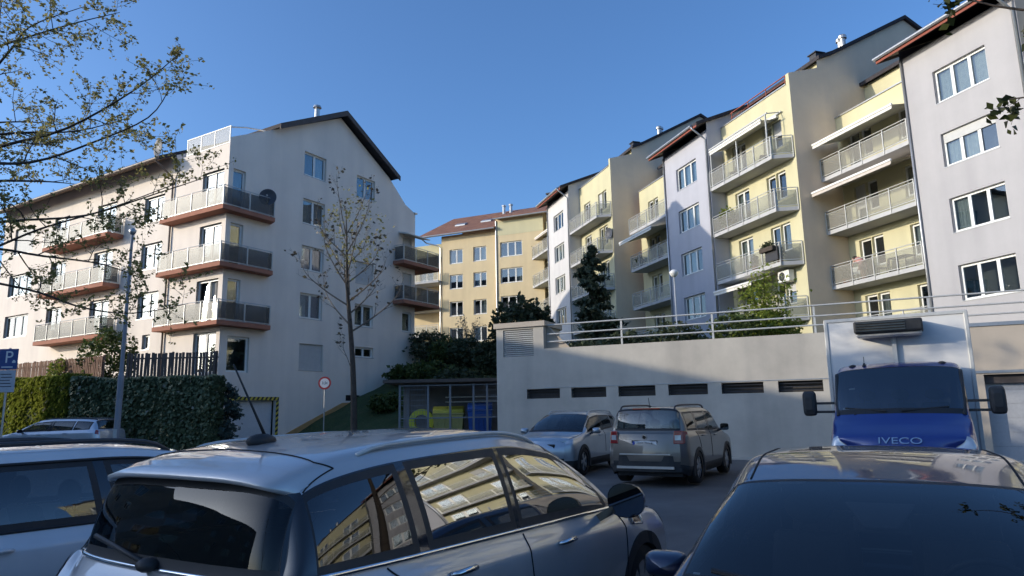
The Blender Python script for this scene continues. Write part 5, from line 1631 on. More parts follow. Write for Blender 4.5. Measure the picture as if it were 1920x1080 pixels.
def shrub(name, label, cat, loc, r, n, size, mat, group=None, stems=4, seed=1, shell=.45, core=True):
    t = empty(name, loc); tag(t, label, cat, group)
    C = blob_points(n, (0, 0, r[2] * .95), r, shell, seed=seed)
    C[:, 2] = np.maximum(C[:, 2], .03)
    put(leaves_mesh('foliage', C, size, mat), 'foliage', t)
    rr = random.Random(seed)
    for k in range(stems):
        a = rr.random() * 6.28; mb = MB()
        mb.tube([(0.05 * math.cos(a), .05 * math.sin(a), -.1), (r[0] * .3 * math.cos(a), r[1] * .3 * math.sin(a), r[2] * .8), (r[0] * .6 * math.cos(a), r[1] * .6 * math.sin(a), r[2] * 1.6)], [.03, .022, .008], 6)
        mb.build('stem', M_TWIG, t)
    return t

def grow(path, rad, out, rr, depth, length, spread, upb, leafs, per=7, stop=0):
    """add a branch polyline and recurse"""
    out.append((path, rad))
    if depth == 0:
        leafs.extend(path[1:]); return
    n = len(path)
    for k in range(per):
        f = .25 + .75 * (k + rr.random()) / per
        i = min(n - 2, int(f * (n - 1))); u = f * (n - 1) - i
        b = path[i].lerp(path[i + 1], u); t = (path[i + 1] - path[i]).normalized()
        side = Vector((rr.gauss(0, 1), rr.gauss(0, 1), rr.gauss(0, .7))); side -= t * side.dot(t); side.normalize()
        d = (t * (1 - spread) + side * spread + Vector((0, 0, upb))).normalized()
        ln = length * (.5 + rr.random() * .8) * (1.15 - .55 * f)
        pts = [b]; q = b.copy(); m = 4
        for j in range(m):
            d = (d + Vector((rr.gauss(0, .16), rr.gauss(0, .16), rr.gauss(0, .12) + upb * .12))).normalized()
            q = q + d * ln / m; pts.append(q.copy())
        r0 = rad[min(i, len(rad) - 1)] * .55
        grow(pts, [max(.003, r0 * (1 - .75 * j / m)) for j in range(m + 1)], out, rr, depth - 1, length * .5, spread, upb, leafs, max(3, per - 2))

def limb(pts, r0, r1, n=4):
    """smooth polyline through pts"""
    P = [Vector(p) for p in pts]; out = []
    for i in range(len(P) - 1):
        a, b, c, d = P[max(i - 1, 0)], P[i], P[i + 1], P[min(i + 2, len(P) - 1)]
        for k in range(n):
            t = k / n
            out.append(.5 * ((2 * b) + (c - a) * t + (2 * a - 5 * b + 4 * c - d) * t * t + (3 * b - a - 3 * c + d) * t ** 3))
    out.append(P[-1]); m = len(out) - 1
    return out, [r0 + (r1 - r0) * (k / m) for k in range(m + 1)]

def tree(name, label, base, trunk, limbs, mat_leaf, leaf_size, leaf_k, depth, length, per, seed, spread=.6, upb=.1, group=None, leaf_spread=.06, sides=5, extra=None, rad=(.15, .05), lrad=(.05, .008), keep=.8, twig=None):
    t = empty(name, base); tag(t, label, 'tree', group)
    rr = random.Random(seed); b0 = Vector(base)
    tp, tr_ = limb([Vector(p) - b0 for p in trunk], rad[0], rad[1], 5)
    tb = MB(); tb.tube(tp, tr_, 12); tb.build('trunk', M_BARK, t, smooth=True)
    segs = []; leafs = []
    for L_ in limbs:
        pts, rs = limb([Vector(p) - b0 for p in L_[0]], L_[1] if len(L_) > 1 else lrad[0], lrad[1], 4)
        grow(pts, rs, segs, rr, depth, length, spread, upb, leafs, per)
    mb = MB()
    for path, r in segs: mb.tube(path, r, sides, cap=False)
    mb.build('limbs', twig or M_TWIG, t, smooth=True)
    C = []
    for q in leafs:
        for k in range(leaf_k):
            if rr.random() < keep: C.append((q.x + rr.gauss(0, leaf_spread), q.y + rr.gauss(0, leaf_spread), q.z + rr.gauss(0, leaf_spread)))
    if C: put(leaves_mesh('crown', np.array(C), leaf_size, mat_leaf), 'crown', t)
    return t

def street_tree():
    b = (-12.4, 12.3, 0)
    def P(x, y, z): return (x, y, z)
    trunk = [b, (-12.35, 12.3, 2.2), (-12.2, 12.35, 5), (-12.0, 12.4, 8), (-11.8, 12.4, 10.5)]
    LM = [([(-12.2, 12.3, 5.2), (-10.9, 12.4, 6.3), (-9.77, 12.5, 6.81), (-8.47, 12.4, 7.11), (-7.08, 12.2, 7.79), (-6.3, 12.2, 8.5)], .052),
          ([(-12.1, 12.3, 6.6), (-10.9, 12.8, 7.1), (-9.85, 13.0, 7.3), (-8.8, 13.2, 7.4), (-7.9, 13.4, 7.75)], .042),
          ([(-12.1, 12.3, 6.8), (-10.8, 12.1, 7.5), (-9.89, 12.0, 7.9), (-9.3, 11.9, 8.5), (-8.9, 11.8, 8.9), (-7.9, 11.7, 9.2)], .042),
          ([(-12.0, 12.3, 8.0), (-10.9, 12.6, 8.7), (-9.9, 12.8, 9.2), (-8.9, 12.9, 9.6), (-8.0, 13, 9.9)], .038),
          ([(-12.2, 12.3, 5.0), (-10.9, 11.9, 5.8), (-9.7, 11.6, 6.1), (-8.4, 11.5, 6.1), (-7.3, 11.4, 6.4), (-6.3, 11.3, 6.8), (-5.9, 11.2, 7.3)], .042),
          ([(-12.25, 12.3, 4.2), (-10.9, 12.5, 5.1), (-9.61, 12.7, 5.38), (-8.2, 12.8, 5.5), (-6.9, 12.9, 5.95), (-5.7, 13.0, 6.4)], .038),
          ([(-12.3, 12.3, 3.6), (-10.9, 12.1, 4.2), (-9.5, 12.0, 4.6), (-8.4, 11.9, 5.0), (-7.2, 11.8, 5.3), (-6.0, 11.8, 5.75)], .038),
          ([(-12.3, 12.3, 3.9), (-10.7, 12.8, 4.3), (-9.3, 13.0, 4.1), (-8.3, 13.1, 3.75), (-7.3, 13.1, 3.62), (-6.3, 13.2, 3.8)], .034),
          ([(-12.2, 12.3, 4.6), (-10.6, 13.2, 5.0), (-9.5, 13.6, 4.9), (-8.4, 13.8, 4.75), (-7.6, 13.9, 4.45)], .04),
          ([(-11.9, 12.4, 9.2), (-10.6, 12.2, 9.9), (-9.4, 12.0, 10.4), (-8.2, 12, 10.6)], .036),
          ([(-12.1, 12.3, 7.4), (-10.6, 11.2, 8.2), (-9.4, 10.6, 8.5), (-8.2, 10.2, 8.6)], .036),
          ([(-12.1, 12.3, 6.2), (-13.4, 13.0, 7.4), (-14.6, 13.6, 8.3), (-15.6, 14, 8.9)], .042),
          ([(-12.1, 12.3, 6.9), (-12.0, 14.2, 8.0), (-11.9, 15.8, 8.8), (-11.7, 17.2, 9.3)], .042),
          ([(-12.2, 12.3, 6.0), (-12.4, 10.4, 7.2), (-12.6, 8.8, 7.9), (-12.9, 7.4, 8.3)], .042),
          ([(-12.2, 12.3, 5.4), (-11.5, 14.0, 6.6), (-11.2, 15.6, 7.2), (-11.2, 17.0, 7.6)], .055)]
    tree('street_tree', 'large bare-branched street tree with tiny olive leaves reaching in from the left', b, trunk, LM, L_SPRING, .042, 5, 2, 1.1, 9, 3, .62, .06, None, .032, 5, lrad=(.05, .006), rad=(.21, .09))
street_tree()

def small_tree():
    b = (-6.42, 28.0, 0)
    trunk = [b, (-6.43, 28, 1.6), (-6.52, 28, 3.6), (-6.68, 28, 5.4), (-6.80, 28, 6.6), (-6.86, 28, 8.0), (-6.9, 28, 9.2), (-6.95, 28.02, 10.2)]
    rr = random.Random(5); LM = []
    for k in range(17):
        a = k * 2.4; z0 = 4.9 + k * .26; out = (2.05 - .06 * k) * (.8 + .4 * rr.random()); up = 1.3 + 1.3 * rr.random() + .03 * k
        x0 = -6.62 - .04 * k * .4
        c, s = math.cos(a), math.sin(a)
        z2 = min(11.2, z0 + up)
        LM.append(([(x0, 28, z0), (x0 + c * out * .45, 28 + s * out * .45, z0 + up * .28), (x0 + c * out * .85, 28 + s * out * .85, z0 + up * .62), (x0 + c * out, 28 + s * out, z2)], .045 - .001 * k))
    LM.append(([(-6.5, 28, 3.2), (-6.75, 28.1, 3.8), (-6.95, 28.1, 4.3), (-6.9, 28.1, 4.8)], .02))
    t = tree('young_street_tree', 'young thin-trunked tree with upright bare twigs before the pale gable', b, trunk, LM, L_POD, .10, 1, 2, .85, 5, 9, .55, .35, None, .05, 5, rad=(.15, .008), lrad=(.035, .005), keep=.28, twig=noisy('twig_pale', (.15, .125, .10), .25, 8, .9, .2, 40))
    # pale young leaves at the tips on the sunny side
    C = blob_points(420, (-.1, 0, 9.0), (1.5, 1.5, 1.9), .4, seed=4); put(leaves_mesh('young_leaves', C, .085, L_SPRING), 'young_leaves', t)
small_tree()

def conifer(label, loc, h, r, n, seed, mat=L_CON, size=.16, name='conifer', lean=0.0):
    t = empty(name, loc); tag(t, label, 'tree')
    mb = MB(); mb.tube([(0, 0, -.2), (lean * .5, 0, h * .5), (lean, 0, h)], [.16, .09, .015], 8); mb.build('trunk', M_BARK, t)
    C = []; rr = random.Random(seed); bm_ = MB()
    for k in range(int(h * 7)):
        f = (k + rr.random()) / int(h * 7); z = h * (.03 + .95 * f); a = rr.random() * 6.28
        L_ = r * (1 - f) ** .75 * (.7 + .5 * rr.random()) + .10
        c, s = math.cos(a), math.sin(a)
        bm_.tube([(lean * f, 0, z), (lean * f + c * L_ * .6, s * L_ * .6, z + .06 * L_), (lean * f + c * L_, s * L_, z - .12 * L_)], [.02, .012, .005], 4)
        m = max(8, int(n / (h * 7) * (L_ / r) * 2.0))
        for j in range(m):
            g = .15 + .9 * rr.random() ** .7
            C.append((lean * f + c * L_ * g + rr.gauss(0, .09 + .10 * L_), s * L_ * g + rr.gauss(0, .09 + .10 * L_), z - .08 * L_ * g + rr.gauss(0, .08)))
    bm_.build('limbs', M_TWIG, t)
    put(leaves_mesh('crown', np.array(C), size, mat, 2.2), 'crown', t)
    return t
conifer('dark conical evergreen rising before the middle of the house row', (4.5, 38.0, hill_z(4.5, 38)), 6.9, 1.55, 6500, 2, size=.15)
conifer('small blue-green spruce standing before the striped garage door', (-12.85, 31.3, 0), 3.1, .75, 2200, 6, leafmat('needle_blue', (.05, .07, .06), (.10, .13, .11), .1), .09, 'young_spruce')
shrub('rounded_evergreen', 'broad dark rounded evergreen at the left end of the house row', 'shrub', (.6, 40.0, hill_z(.6, 40.0) - .1), (1.9, 1.7, 2.2), 5200, .17, L_DARK, None, 5, 3)
for k, (x, y, rx, rz, lab, m) in enumerate([
    (-5.6, 46.0, 1.5, 1.1, 'low dark shrub on the bank beside the pale gable', L_DARK), (-4.2, 44.6, 1.4, 1.0, 'mid green shrub halfway along the bank', L_MID),
    (-2.9, 43.0, 1.3, 1.0, 'dark shrub on the bank left of the rounded evergreen', L_DARK), (-4.9, 41.0, 1.5, .8, 'wide low shrub in the middle of the shaded bank', L_MID),
    (-3.1, 38.6, 1.5, .8, 'dark ground-hugging shrub above the bin enclosure', L_DARK), (-1.5, 36.2, 1.3, .8, 'dark shrub beside the louvred garage pier', L_DARK),
    (-1.2, 41.0, 1.2, 1.1, 'dark shrub touching the rounded evergreen on its left', L_DARK), (-6.6, 42.4, 1.2, .7, 'small shrub at the foot of the pale gable', L_MID),
    (-4.6, 36.4, 1.4, .6, 'low shrub just behind the bin enclosure roof', L_MID), (-7.0, 38.8, 1.1, .55, 'small low shrub on the grass near the orange plinth', L_MID)]):
    shrub('shrub', lab, 'shrub', (x, y, hill_z(x, y) - .1), (rx, rx * .9, rz), 1500, .14, m, 'shrubs on the shaded bank', 3, 20 + k)
# pale flowering bush with upright rods
def rods():
    x, y = -2.9, 45.2; z = hill_z(x, y); t = empty('flowering_bush', (x, y, z)); tag(t, 'upright pale flowering bush with bare rods before the ochre block', 'shrub')
    rr = random.Random(8); C = []; 
    for k in range(16):
        a = rr.random() * 6.28; o = .3 + .9 * rr.random(); h = 1.6 + 1.4 * rr.random(); mb = MB()
        pts = [Vector((.1 * math.cos(a), .1 * math.sin(a), 0)), Vector((o * .5 * math.cos(a), o * .5 * math.sin(a), h * .55)), Vector((o * math.cos(a), o * math.sin(a), h))]
        mb.tube(pts, [.02, .014, .005], 5); mb.build('stem', M_TWIG, t)
        for j in range(70):
            f = .25 + .75 * rr.random(); q = pts[0].lerp(pts[2], f); C.append((q.x + rr.gauss(0, .08), q.y + rr.gauss(0, .08), q.z + rr.gauss(0, .06)))
    put(leaves_mesh('blossom', np.array(C), .07, L_PALE), 'blossom', t)
rods()
# planting along the terrace edge, in and out of the sun
def terrace_plants():
    pos = [(4.4, 26.9), (6.2, 26.3), (8.3, 25.6), (12.6, 25.0), (5.5, 33.0), (8.0, 31.5), (3.2, 30.5)]
    labs = ['dark low bush behind the railing near the louvred pier', 'dark low bush behind the second railing bay', 'dark bush just left of the sunlit shrub', 'low bush right of the sunlit shrub', 'dark bush at the foot of the lavender bay', 'bush below the yellow balconies', 'dark bush behind the first railing bay']
    for k, (x, y) in enumerate(pos):
        shrub('terrace_shrub', labs[k], 'shrub', (x, y, 3.5), (1.1, .9, .55 + .15 * (k % 3)), 1300, .10, L_DARK if k in (0, 1, 4, 6) else L_MID, 'bushes on the garage terrace', 3, 40 + k)
    # sunlit shrub with two taller stems
    b = (9.85, 27.0, 3.5)
    t = shrub('sunlit_shrub', 'bright green sunlit shrub with taller stems behind the terrace railing', 'shrub', b, (1.35, 1.0, .95), 6500, .075, L_FRESH, None, 6, 55)
    rr = random.Random(3); C = []
    for (ox, h) in ((.25, 3.5), (-.35, 2.7), (.9, 2.9), (.05, 3.1)):
        mb = MB(); pts = [Vector((ox * .3, 0, .2)), Vector((ox * .7, .05, h * .6)), Vector((ox, 0, h))]; mb.tube(pts, [.03, .02, .006], 6); mb.build('stem', M_TWIG, t)
        for j in range(420):
            f = .35 + .65 * rr.random(); q = pts[0].lerp(pts[2], f); w = .28 * (1.2 - abs(f - .8)); C.append((q.x + rr.gauss(0, w), q.y + rr.gauss(0, w), q.z + rr.gauss(0, .16)))
    put(leaves_mesh('tall_leaves', np.array(C), .085, L_FRESH), 'tall_leaves', t)
terrace_plants()

def hedge(name, label, a, b, h, th, n, mat, size, seed, z0=0, bias=(-.35, -1.0, .45)):
    a, b = Vector(a), Vector(b); d = b - a; ln = d.length; t_ = d / ln; nr = Vector((t_.y, -t_.x))
    t = empty(name, (a.x, a.y, z0), math.atan2(t_.y, t_.x)); tag(t, label, 'hedge')
    u = NR.random(n) * ln; w = NR.random(n); v = NR.random(n)
    side = NR.random(n)
    y = np.where(side < .62, -th / 2 + NR.normal(size=n) * .07 + .05 * w, (w - .5) * th); z = np.where(side < .62, v * h, h - .10 * v)
    bump = np.array([.16 * mnoise.noise(Vector((uu * .8, zz * .8, seed))) + .07 * mnoise.noise(Vector((uu * 2.5, zz * 2.5, seed + 3))) for uu, zz in zip(u, z)])
    y = y - bump; z = np.where(z > h * .9, z + bump * .7, z)
    C = np.stack([u, y, np.maximum(z, .02)], 1)
    ne = n // 12                                  # both ends
    for xe in (0, ln):
        E_ = np.stack([xe + NR.normal(size=ne) * .05, (NR.random(ne) - .5) * th, NR.random(ne) * h], 1); C = np.concatenate([C, E_])
    m2 = NR.random(len(C)) < .02
    me = leaves_mesh('foliage', C, size, mat, mats=[mat, L_PALE], mi=m2.astype(int), bias=bias); put(me, 'foliage', t)
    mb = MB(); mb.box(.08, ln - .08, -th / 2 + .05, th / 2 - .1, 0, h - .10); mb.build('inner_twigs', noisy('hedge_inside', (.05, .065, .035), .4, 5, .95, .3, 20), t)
    return t
hedge('clipped_hedge', 'tall hedge with leaf colour darkened for shade in front of the dark slat fence', (-19.2, 30.75), (-12.95, 30.35), 3.35, 1.1, 20000, L_HEDGE_SHADE, .11, 1)
hedge('clipped_hedge', 'tall hedge with leaf colour brightened for sun behind the estate car at far left', (-27.5, 35.6), (-19.2, 30.75), 3.5, 1.1, 26000, L_HEDGE_SUN, .11, 2, 0, (-1.3, -1.1, .7))
shrub('garden_bush', 'green garden bush rising behind the fence beside the street lamp', 'shrub', (-19.4, 33.0, 3.0), (1.3, 1.2, 1.5), 2600, .11, L_MID, None, 4, 70)
shrub('garden_bush', 'smaller reddish green bush over the left fence', 'shrub', (-21.6, 33.2, 3.0), (.75, .7, .75), 1100, .10, L_HEDGE_SUN, None, 3, 71)

def fence(name, label, a, b, z0, z1, w, gap, mat, jitter=.05):
    a, b = Vector(a), Vector(b); d = b - a; ln = d.length; t_ = d / ln
    t = empty(name, (a.x, a.y, z0), math.atan2(t_.y, t_.x)); tag(t, label, 'fence')
    rr = random.Random(4); n = int(ln / (w + gap)); h = z1 - z0
    me = MB().box(0, w, -.012, .012, 0, h).mesh('slat', mat)
    for k in range(n):
        o = put(me, 'slat', t, (k * (w + gap), -.03 + rr.uniform(-.006, .006), rr.uniform(-jitter, 0)), 0, rot=(0, rr.gauss(0, .012), 0))
    for z in (.25, h - .3):
        MB().box(0, ln, .0, .04, z, z + .07).build('cross_rail', mat, t)
    for k in range(int(ln / 2) + 1):
        MB().box(k * 2.0, k * 2.0 + .08, .04, .12, -.4, h + .02).build('post', mat, t)
fence('slat_fence', 'dark vertical slat fence above the shaded hedge', (-17.45, 31.15), (-13.3, 31.05), 3.1, 4.5, .115, .042, noisy('fence_dark', (.11, .09, .08), .25, 7, .85, .2, 40))  # darker slat colour than the left fence
fence('slat_fence', 'reddish brown slat fence in sun above the left hedge', (-27.5, 36.4), (-18.6, 31.35), 3.1, 4.45, .08, .05, noisy('fence_red', (.22, .13, .09), .25, 7, .85, .2, 40))
# earth bank behind the hedges so fence and bushes stand on soil
def bank():
    mb = MB()
    P = [(-29, 37.0), (-19.2, 31.3), (-13.1, 30.9), (-13.9, 32.9), (-26.6, 40.2), (-32, 43.3)]
    mb.prism(P, -.2, 3.1); tag(mb.build('garden_bank', M_GRASS), kind='structure')
bank()
def hanging_twigs():
    b = (9.6, 5.4, 0); trunk = [b, (9.6, 5.4, 3), (9.5, 5.5, 6.5), (9.3, 5.6, 8.5)]
    LM = [([(9.4, 5.5, 6.50), (8.2, 6.0, 6.50), (7.2, 6.6, 6.30), (6.2, 7.2, 6.05), (5.5, 7.6, 6.45)], .05), ([(9.4, 5.5, 5.50), (8.4, 6.4, 5.40), (7.4, 7.6, 5.35), (6.35, 8.3, 5.45)], .04), ([(9.5, 5.5, 6.10), (8.6, 7.0, 6.40), (7.8, 8.4, 6.90)], .04), ([(9.4, 5.5, 5.10), (8.6, 6.6, 4.90), (7.6, 7.6, 5.55)], .03)]
    tree('roadside_tree', 'roadside tree whose dark leafy twigs hang in at the top right corner', b, trunk, LM, leafmat('leaf_roadside', (.025, .035, .010), (.07, .08, .022), .3), .075, 3, 2, .55, 5, 12, .6, -.12, None, .06, 5, rad=(.17, .07))
hanging_twigs()
def rear_tree():
    b = (-7.5, -7.0, 0); rr = random.Random(21); LM = []
    for k in range(14):
        a = k * 2.4; z0 = 3 + k * .4; o = 3.2 - .08 * k
        LM.append(([(-7.5, -7, z0), (-7.5 + math.cos(a) * o * .5, -7 + math.sin(a) * o * .5, z0 + .9), (-7.5 + math.cos(a) * o, -7 + math.sin(a) * o, z0 + 2.2)], .06))
    tree('street_tree', 'bare street tree behind the camera mirrored in the rear window', b, [b, (-7.5, -7, 3), (-7.4, -7, 6), (-7.4, -7, 9.5)], LM, L_SPRING, .08, 2, 1, 1.1, 7, 31, .6, .1, None, .08, 4, rad=(.22, .05))
rear_tree()
# ------------------------------------------------------------------ street furniture and small things
def lamp_post():
    t = empty('street_lamp', (-13.62, 24.0, .15)); tag(t, 'tall grey street lamp pole standing before the hedge', 'street lamp')
    MB().lathe([(.115, -.1), (.115, .05), (.10, .1), (.10, 2.9), (.075, 3.0), (.07, 3.02), (.045, 7.9), (.03, 8.0)], 16).build('pole', noisy('pole_paint', (.26, .27, .30), .1, 3, .6, .1, 50), t, smooth=False)
    mb = MB(); mb.lathe([(.05, 7.95), (.11, 8.02), (.13, 8.12), (.04, 8.2)], 14); mb.build('lamp_head', M_ZINC, t, smooth=True)
    mb = MB(); mb.box(-.06, .06, -.112, -.09, .6, 1.1); mb.build('service_door', M_STEELP, t)
lamp_post()

def parking_sign():
    t = empty('parking_sign', (-14.3, 19.5, 0)); tag(t, 'blue parking sign with a white P over a grey text plate at the left edge', 'sign')
    MB().tube([(0, .03, 0), (0, .03, 3.65)], .03, 10).build('post', M_STEEL, t)
    mb = MB(); mb.box(-.27, .27, -.015, .0, 3.04, 3.62); b = mb.build('blue_plate', plain('sign_blue', (.035, .075, .24), .4), t, bevel=.004)
    me = text_mesh('P', .48, .002); me.materials.clear(); me.materials.append(M_PLATE); put(me, 'letter', b, (.02, -.018, 3.37), rot=(R(90), 0, 0))
    # the small pictogram and rule beneath the letter
    mb = MB(); mb.box(-.17, .15, -.018, -.0155, 3.09, 3.12); mb.build('rule', M_PLATE, b)
    mb = MB(); mb.box(.12, .22, -.018, -.0155, 3.22, 3.27); mb.box(.14, .20, -.018, -.0155, 3.27, 3.30); mb.build('pictogram', M_PLATE, b)
    mb = MB(); mb.box(-.25, .25, -.015, .0, 2.40, 3.02); g = mb.build('text_plate', plain('sign_grey', (.50, .51, .54), .45), t, bevel=.004)
    for k in range(5):
        mb = MB(); mb.box(-.17 + .02 * (k % 2), .17 - .03 * (k % 3), -.018, -.0155, 2.55 + k * .085, 2.575 + k * .085); mb.build('text_line', plain('sign_text', (.08, .08, .1), .5) if 'sign_text' not in MATS else MATS['sign_text'], g)
parking_sign()

def round_sign():
    z = hill_z(-9.0, 33.0); z = max(z, 0)
    t = empty('road_sign', (-9.0, 33.0, z)); tag(t, 'small round white road sign with a red rim before the pale gable', 'sign')
    MB().tube([(0, .03, 0), (0, .03, 3.2 - z)], .028, 8).build('post', M_STEEL, t)
    c = 3.06 - z
    mb = MB(); mb.lathe([(.305, -.012), (.305, 0)], 32, 0, 'y', (0, 0, c)); d = mb.build('red_rim', plain('sign_red', (.42, .03, .03), .4), t)
    mb = MB(); mb.lathe([(.225, -.016), (.225, -.0125)], 32, 0, 'y', (0, 0, c)); mb.build('white_face', M_PLATE, d)
    me = text_mesh('3,5t', .18, .001); me.materials.clear(); me.materials.append(M_GBLACK); put(me, 'lettering', d, (0, -.018, c), rot=(R(90), 0, 0))
round_sign()

def terrace_lamp():
    t = empty('terrace_lamp', (7.2, 30.0, 3.5)); tag(t, 'slim pole lamp with a flat cap on the garage terrace', 'street lamp')
    MB().lathe([(.06, 0), (.06, .6), (.04, .65), (.035, 3.85)], 12).build('pole', M_STEELP, t, smooth=True)
    mb = MB(); mb.lathe([(.04, 3.8), (.12, 3.84), (.20, 3.98), (.20, 4.03), (.10, 4.12), (.02, 4.14)], 20); mb.build('lamp_head', M_FRAME, t, smooth=True)
terrace_lamp()

# bins in their steel enclosure
M_CAGE = plain('cage_steel', (.20, .21, .23), .5, .4)
def enclosure():
    t = empty('bin_enclosure', (-4.65, 28.3, 0)); tag(t, 'grey steel mesh bin enclosure with a thin slab roof by the garage', 'enclosure')
    W_ = 4.0
    for x in (0, 1.15, 2.05, 3.0, 3.55, W_): MB().box(x - .04, x + .04, 0, .08, 0, 2.72).build('post', M_CAGE, t)
    for x in (0, W_): MB().box(x - .04, x + .04, 2.2, 2.28, 0, 2.72).build('post', M_CAGE, t)
    for z in (.15, 1.35, 2.66):
        MB().box(.04, W_ - .04, .02, .06, z, z + .05).build('rail', M_CAGE, t); MB().box(.04, W_ - .04, 2.22, 2.26, z, z + .05).build('rail', M_CAGE, t)
    mb = MB()
    for k in range(1, 12): mb.box(.045, 1.11, .03, .045, .2 + k * .21, .215 + k * .21)
    for k in range(1, 10): mb.box(.045 + k * .11, .055 + k * .11, .046, .052, .2, 2.66)
    mb.build('mesh_panel', M_CAGE, t)['kind'] = 'stuff'
    mb = MB()
    for k in range(6): mb.box(3.04, W_ - .045, .03, .045, 1.45 + k * .2, 1.465 + k * .2)
    mb.build('mesh_panel', M_CAGE, t)['kind'] = 'stuff'
    mb = MB(); mb.box(-.65, W_ + .0, -.25, 2.5, 2.80, 2.93); mb.build('slab_roof', noisy('slab_brown', (.10, .085, .075), .2, 3, .85, .2, 40), t)
    mb = MB(); mb.box(-.2, W_, 2.35, 2.6, -.1, 2.79); mb.build('rear_wall', noisy('enclosure_back', (.20, .20, .20), .15, 2, .9, .2, 40), t)
    for z in (2.02, 2.22):
        MB().tube([(1.7, 1.6, z), (W_ + .05, 1.6, z)], .025, 8).build('white_tube', M_FRAME, t)
enclosure()
def bin4(name, label, x, y, mat, lidmat, w=1.2, d=.95, h=1.12, openlid=False):
    t = empty(name, (x, y, 0)); tag(t, label, 'bin', 'wheeled bins in the enclosure')
    mb = MB(); mb.hexa([(-w / 2 + .1, -d / 2 + .1, .18), (w / 2 - .1, -d / 2 + .1, .18), (w / 2 - .1, d / 2 - .1, .18), (-w / 2 + .1, d / 2 - .1, .18)], [(-w / 2, -d / 2, h), (w / 2, -d / 2, h), (w / 2, d / 2, h), (-w / 2, d / 2, h)])
    mb.box(-w / 2 - .03, w / 2 + .03, -d / 2 - .03, d / 2 + .03, h, h + .06); mb.build('body', mat, t, bevel=.02)
    for k in range(4):
        MB().box(-w / 2 + .16 + k * w * .22, -w / 2 + .20 + k * w * .22, -d / 2 - .012, -d / 2 + .03, .4, h - .1).build('rib', mat, t)
    mb = MB(); n = 10
    if not openlid:
        for k in range(n):
            a0, a1 = math.pi * k / n, math.pi * (k + 1) / n
            y0, z0, y1, z1 = -math.cos(a0) * d / 2, math.sin(a0) * .26, -math.cos(a1) * d / 2, math.sin(a1) * .26
            mb.hexa([(-w / 2, y0, h + .06 + z0 * .9), (w / 2, y0, h + .06 + z0 * .9), (w / 2, y1, h + .06 + z1 * .9), (-w / 2, y1, h + .06 + z1 * .9)], [(-w / 2, y0, h + .08 + z0), (w / 2, y0, h + .08 + z0), (w / 2, y1, h + .08 + z1), (-w / 2, y1, h + .08 + z1)])
    mb.build('lid', lidmat, t, smooth=True, weld=True)
    for sx in (-1, 1):
        for sy in (-1, 1):
            MB().lathe([(.09, -.03), (.09, .03)], 12, 0, 'x', (sx * (w / 2 - .18), sy * (d / 2 - .2), .09)).build('castor', M_TYRE, t)
    return t
M_BY = noisy('bin_yellow', (.50, .46, .07), .1, 4, .5, .05, 40); M_BY2 = noisy('bin_dull_yellow', (.42, .38, .14), .1, 4, .5, .05, 40); M_BB = noisy('bin_blue', (.03, .10, .36), .12, 4, .45, .05, 40)
bin4('wheeled_bin', 'dull yellow wheeled bin in the middle of the enclosure', -2.72, 29.1, M_BY2, M_BY, 1.25, .95, 1.5)
bin4('wheeled_bin', 'dark blue wheeled bin at the right end of the enclosure', -1.42, 29.1, M_BB, M_BB, 1.0, .95, 1.62)
def round_bin():
    t = empty('round_bin', (-3.85, 29.0, 0)); tag(t, 'bright yellow bin lying open with a round crescent lid at the left of the enclosure', 'bin', 'wheeled bins in the enclosure')
    mb = MB(); n = 22; R0, R1 = .52, .30
    for k in range(n):
        a0 = R(-60) + R(300) * k / n + R(0); a1 = R(-60) + R(300) * (k + 1) / n
        a0 += R(120); a1 += R(120); 
        f = lambda a, r: (r * math.cos(a - R(90)) , r * math.sin(a - R(90)) + 1.22)
        p0, p1, q0, q1 = f(a0, R0), f(a1, R0), f(a0, R1), f(a1, R1)
        mb.hexa([(p0[0], -.1, p0[1]), (p1[0], -.1, p1[1]), (q1[0], -.1, q1[1]), (q0[0], -.1, q0[1])], [(p0[0], .4, p0[1]), (p1[0], .4, p1[1]), (q1[0], .4, q1[1]), (q0[0], .4, q0[1])])
    mb.build('round_lid', noisy('bin_bright_yellow', (.62, .62, .06), .1, 4, .45, .05, 40), t, fix=True)
    mb = MB(); mb.hexa([(-.42, -.05, .1), (.42, -.05, .1), (.42, .6, .1), (-.42, .6, .1)], [(-.48, -.08, .95), (.48, -.08, .95), (.48, .65, .95), (-.48, .65, .95)]); mb.build('body', M_BY2, t, bevel=.03)
round_bin()

# satellite dishes
def dish(label, loc, az, r, foot=.5, mat=None, arm=True):
    t = empty('satellite_dish', loc, R(az)); tag(t, label, 'satellite dish')
    mb = MB(); prof = [(r * k / 6, .0 + .25 * r * (k / 6) ** 2) for k in range(7)]
    mb.lathe([(max(.005, a), -b) for a, b in prof] + [(r * 1.0, -.25 * r - .012)] + [(max(.005, a) * .98, -b - .014) for a, b in prof[::-1]], 24, 0, 'y', (0, 0, foot), close=False)
    mb.build('reflector', mat or noisy('dish_grey', (.07, .075, .09), .1, 4, .5, .05, 40), t, smooth=True, fix=True)
    mb = MB(); mb.tube([(0, .04, foot), (0, .12, foot - .1), (0, .12, 0)], .025, 8); mb.tube([(0, -.1, foot - r * .8), (0, -r * .9, foot)], .014, 6); mb.ball((0, -r * .9, foot), .05, .05, .05, 8, 6); mb.build('mount', M_STEEL, t)
dish('large dark satellite dish on the railing of the pale corner balcony', (-12.95, 35.35, 12.6), 12, .45, .45)
dish('dark satellite dish on the eave of the pale block', (-20.0, 37.4, 16.05), -40, .55, .75)
_q = N_ * 21.95 + T_ * 46.2
dish('small grey satellite dish on a balcony of the farthest stepped house', (_q.x, _q.y, 14.1), -60, .45, .5)

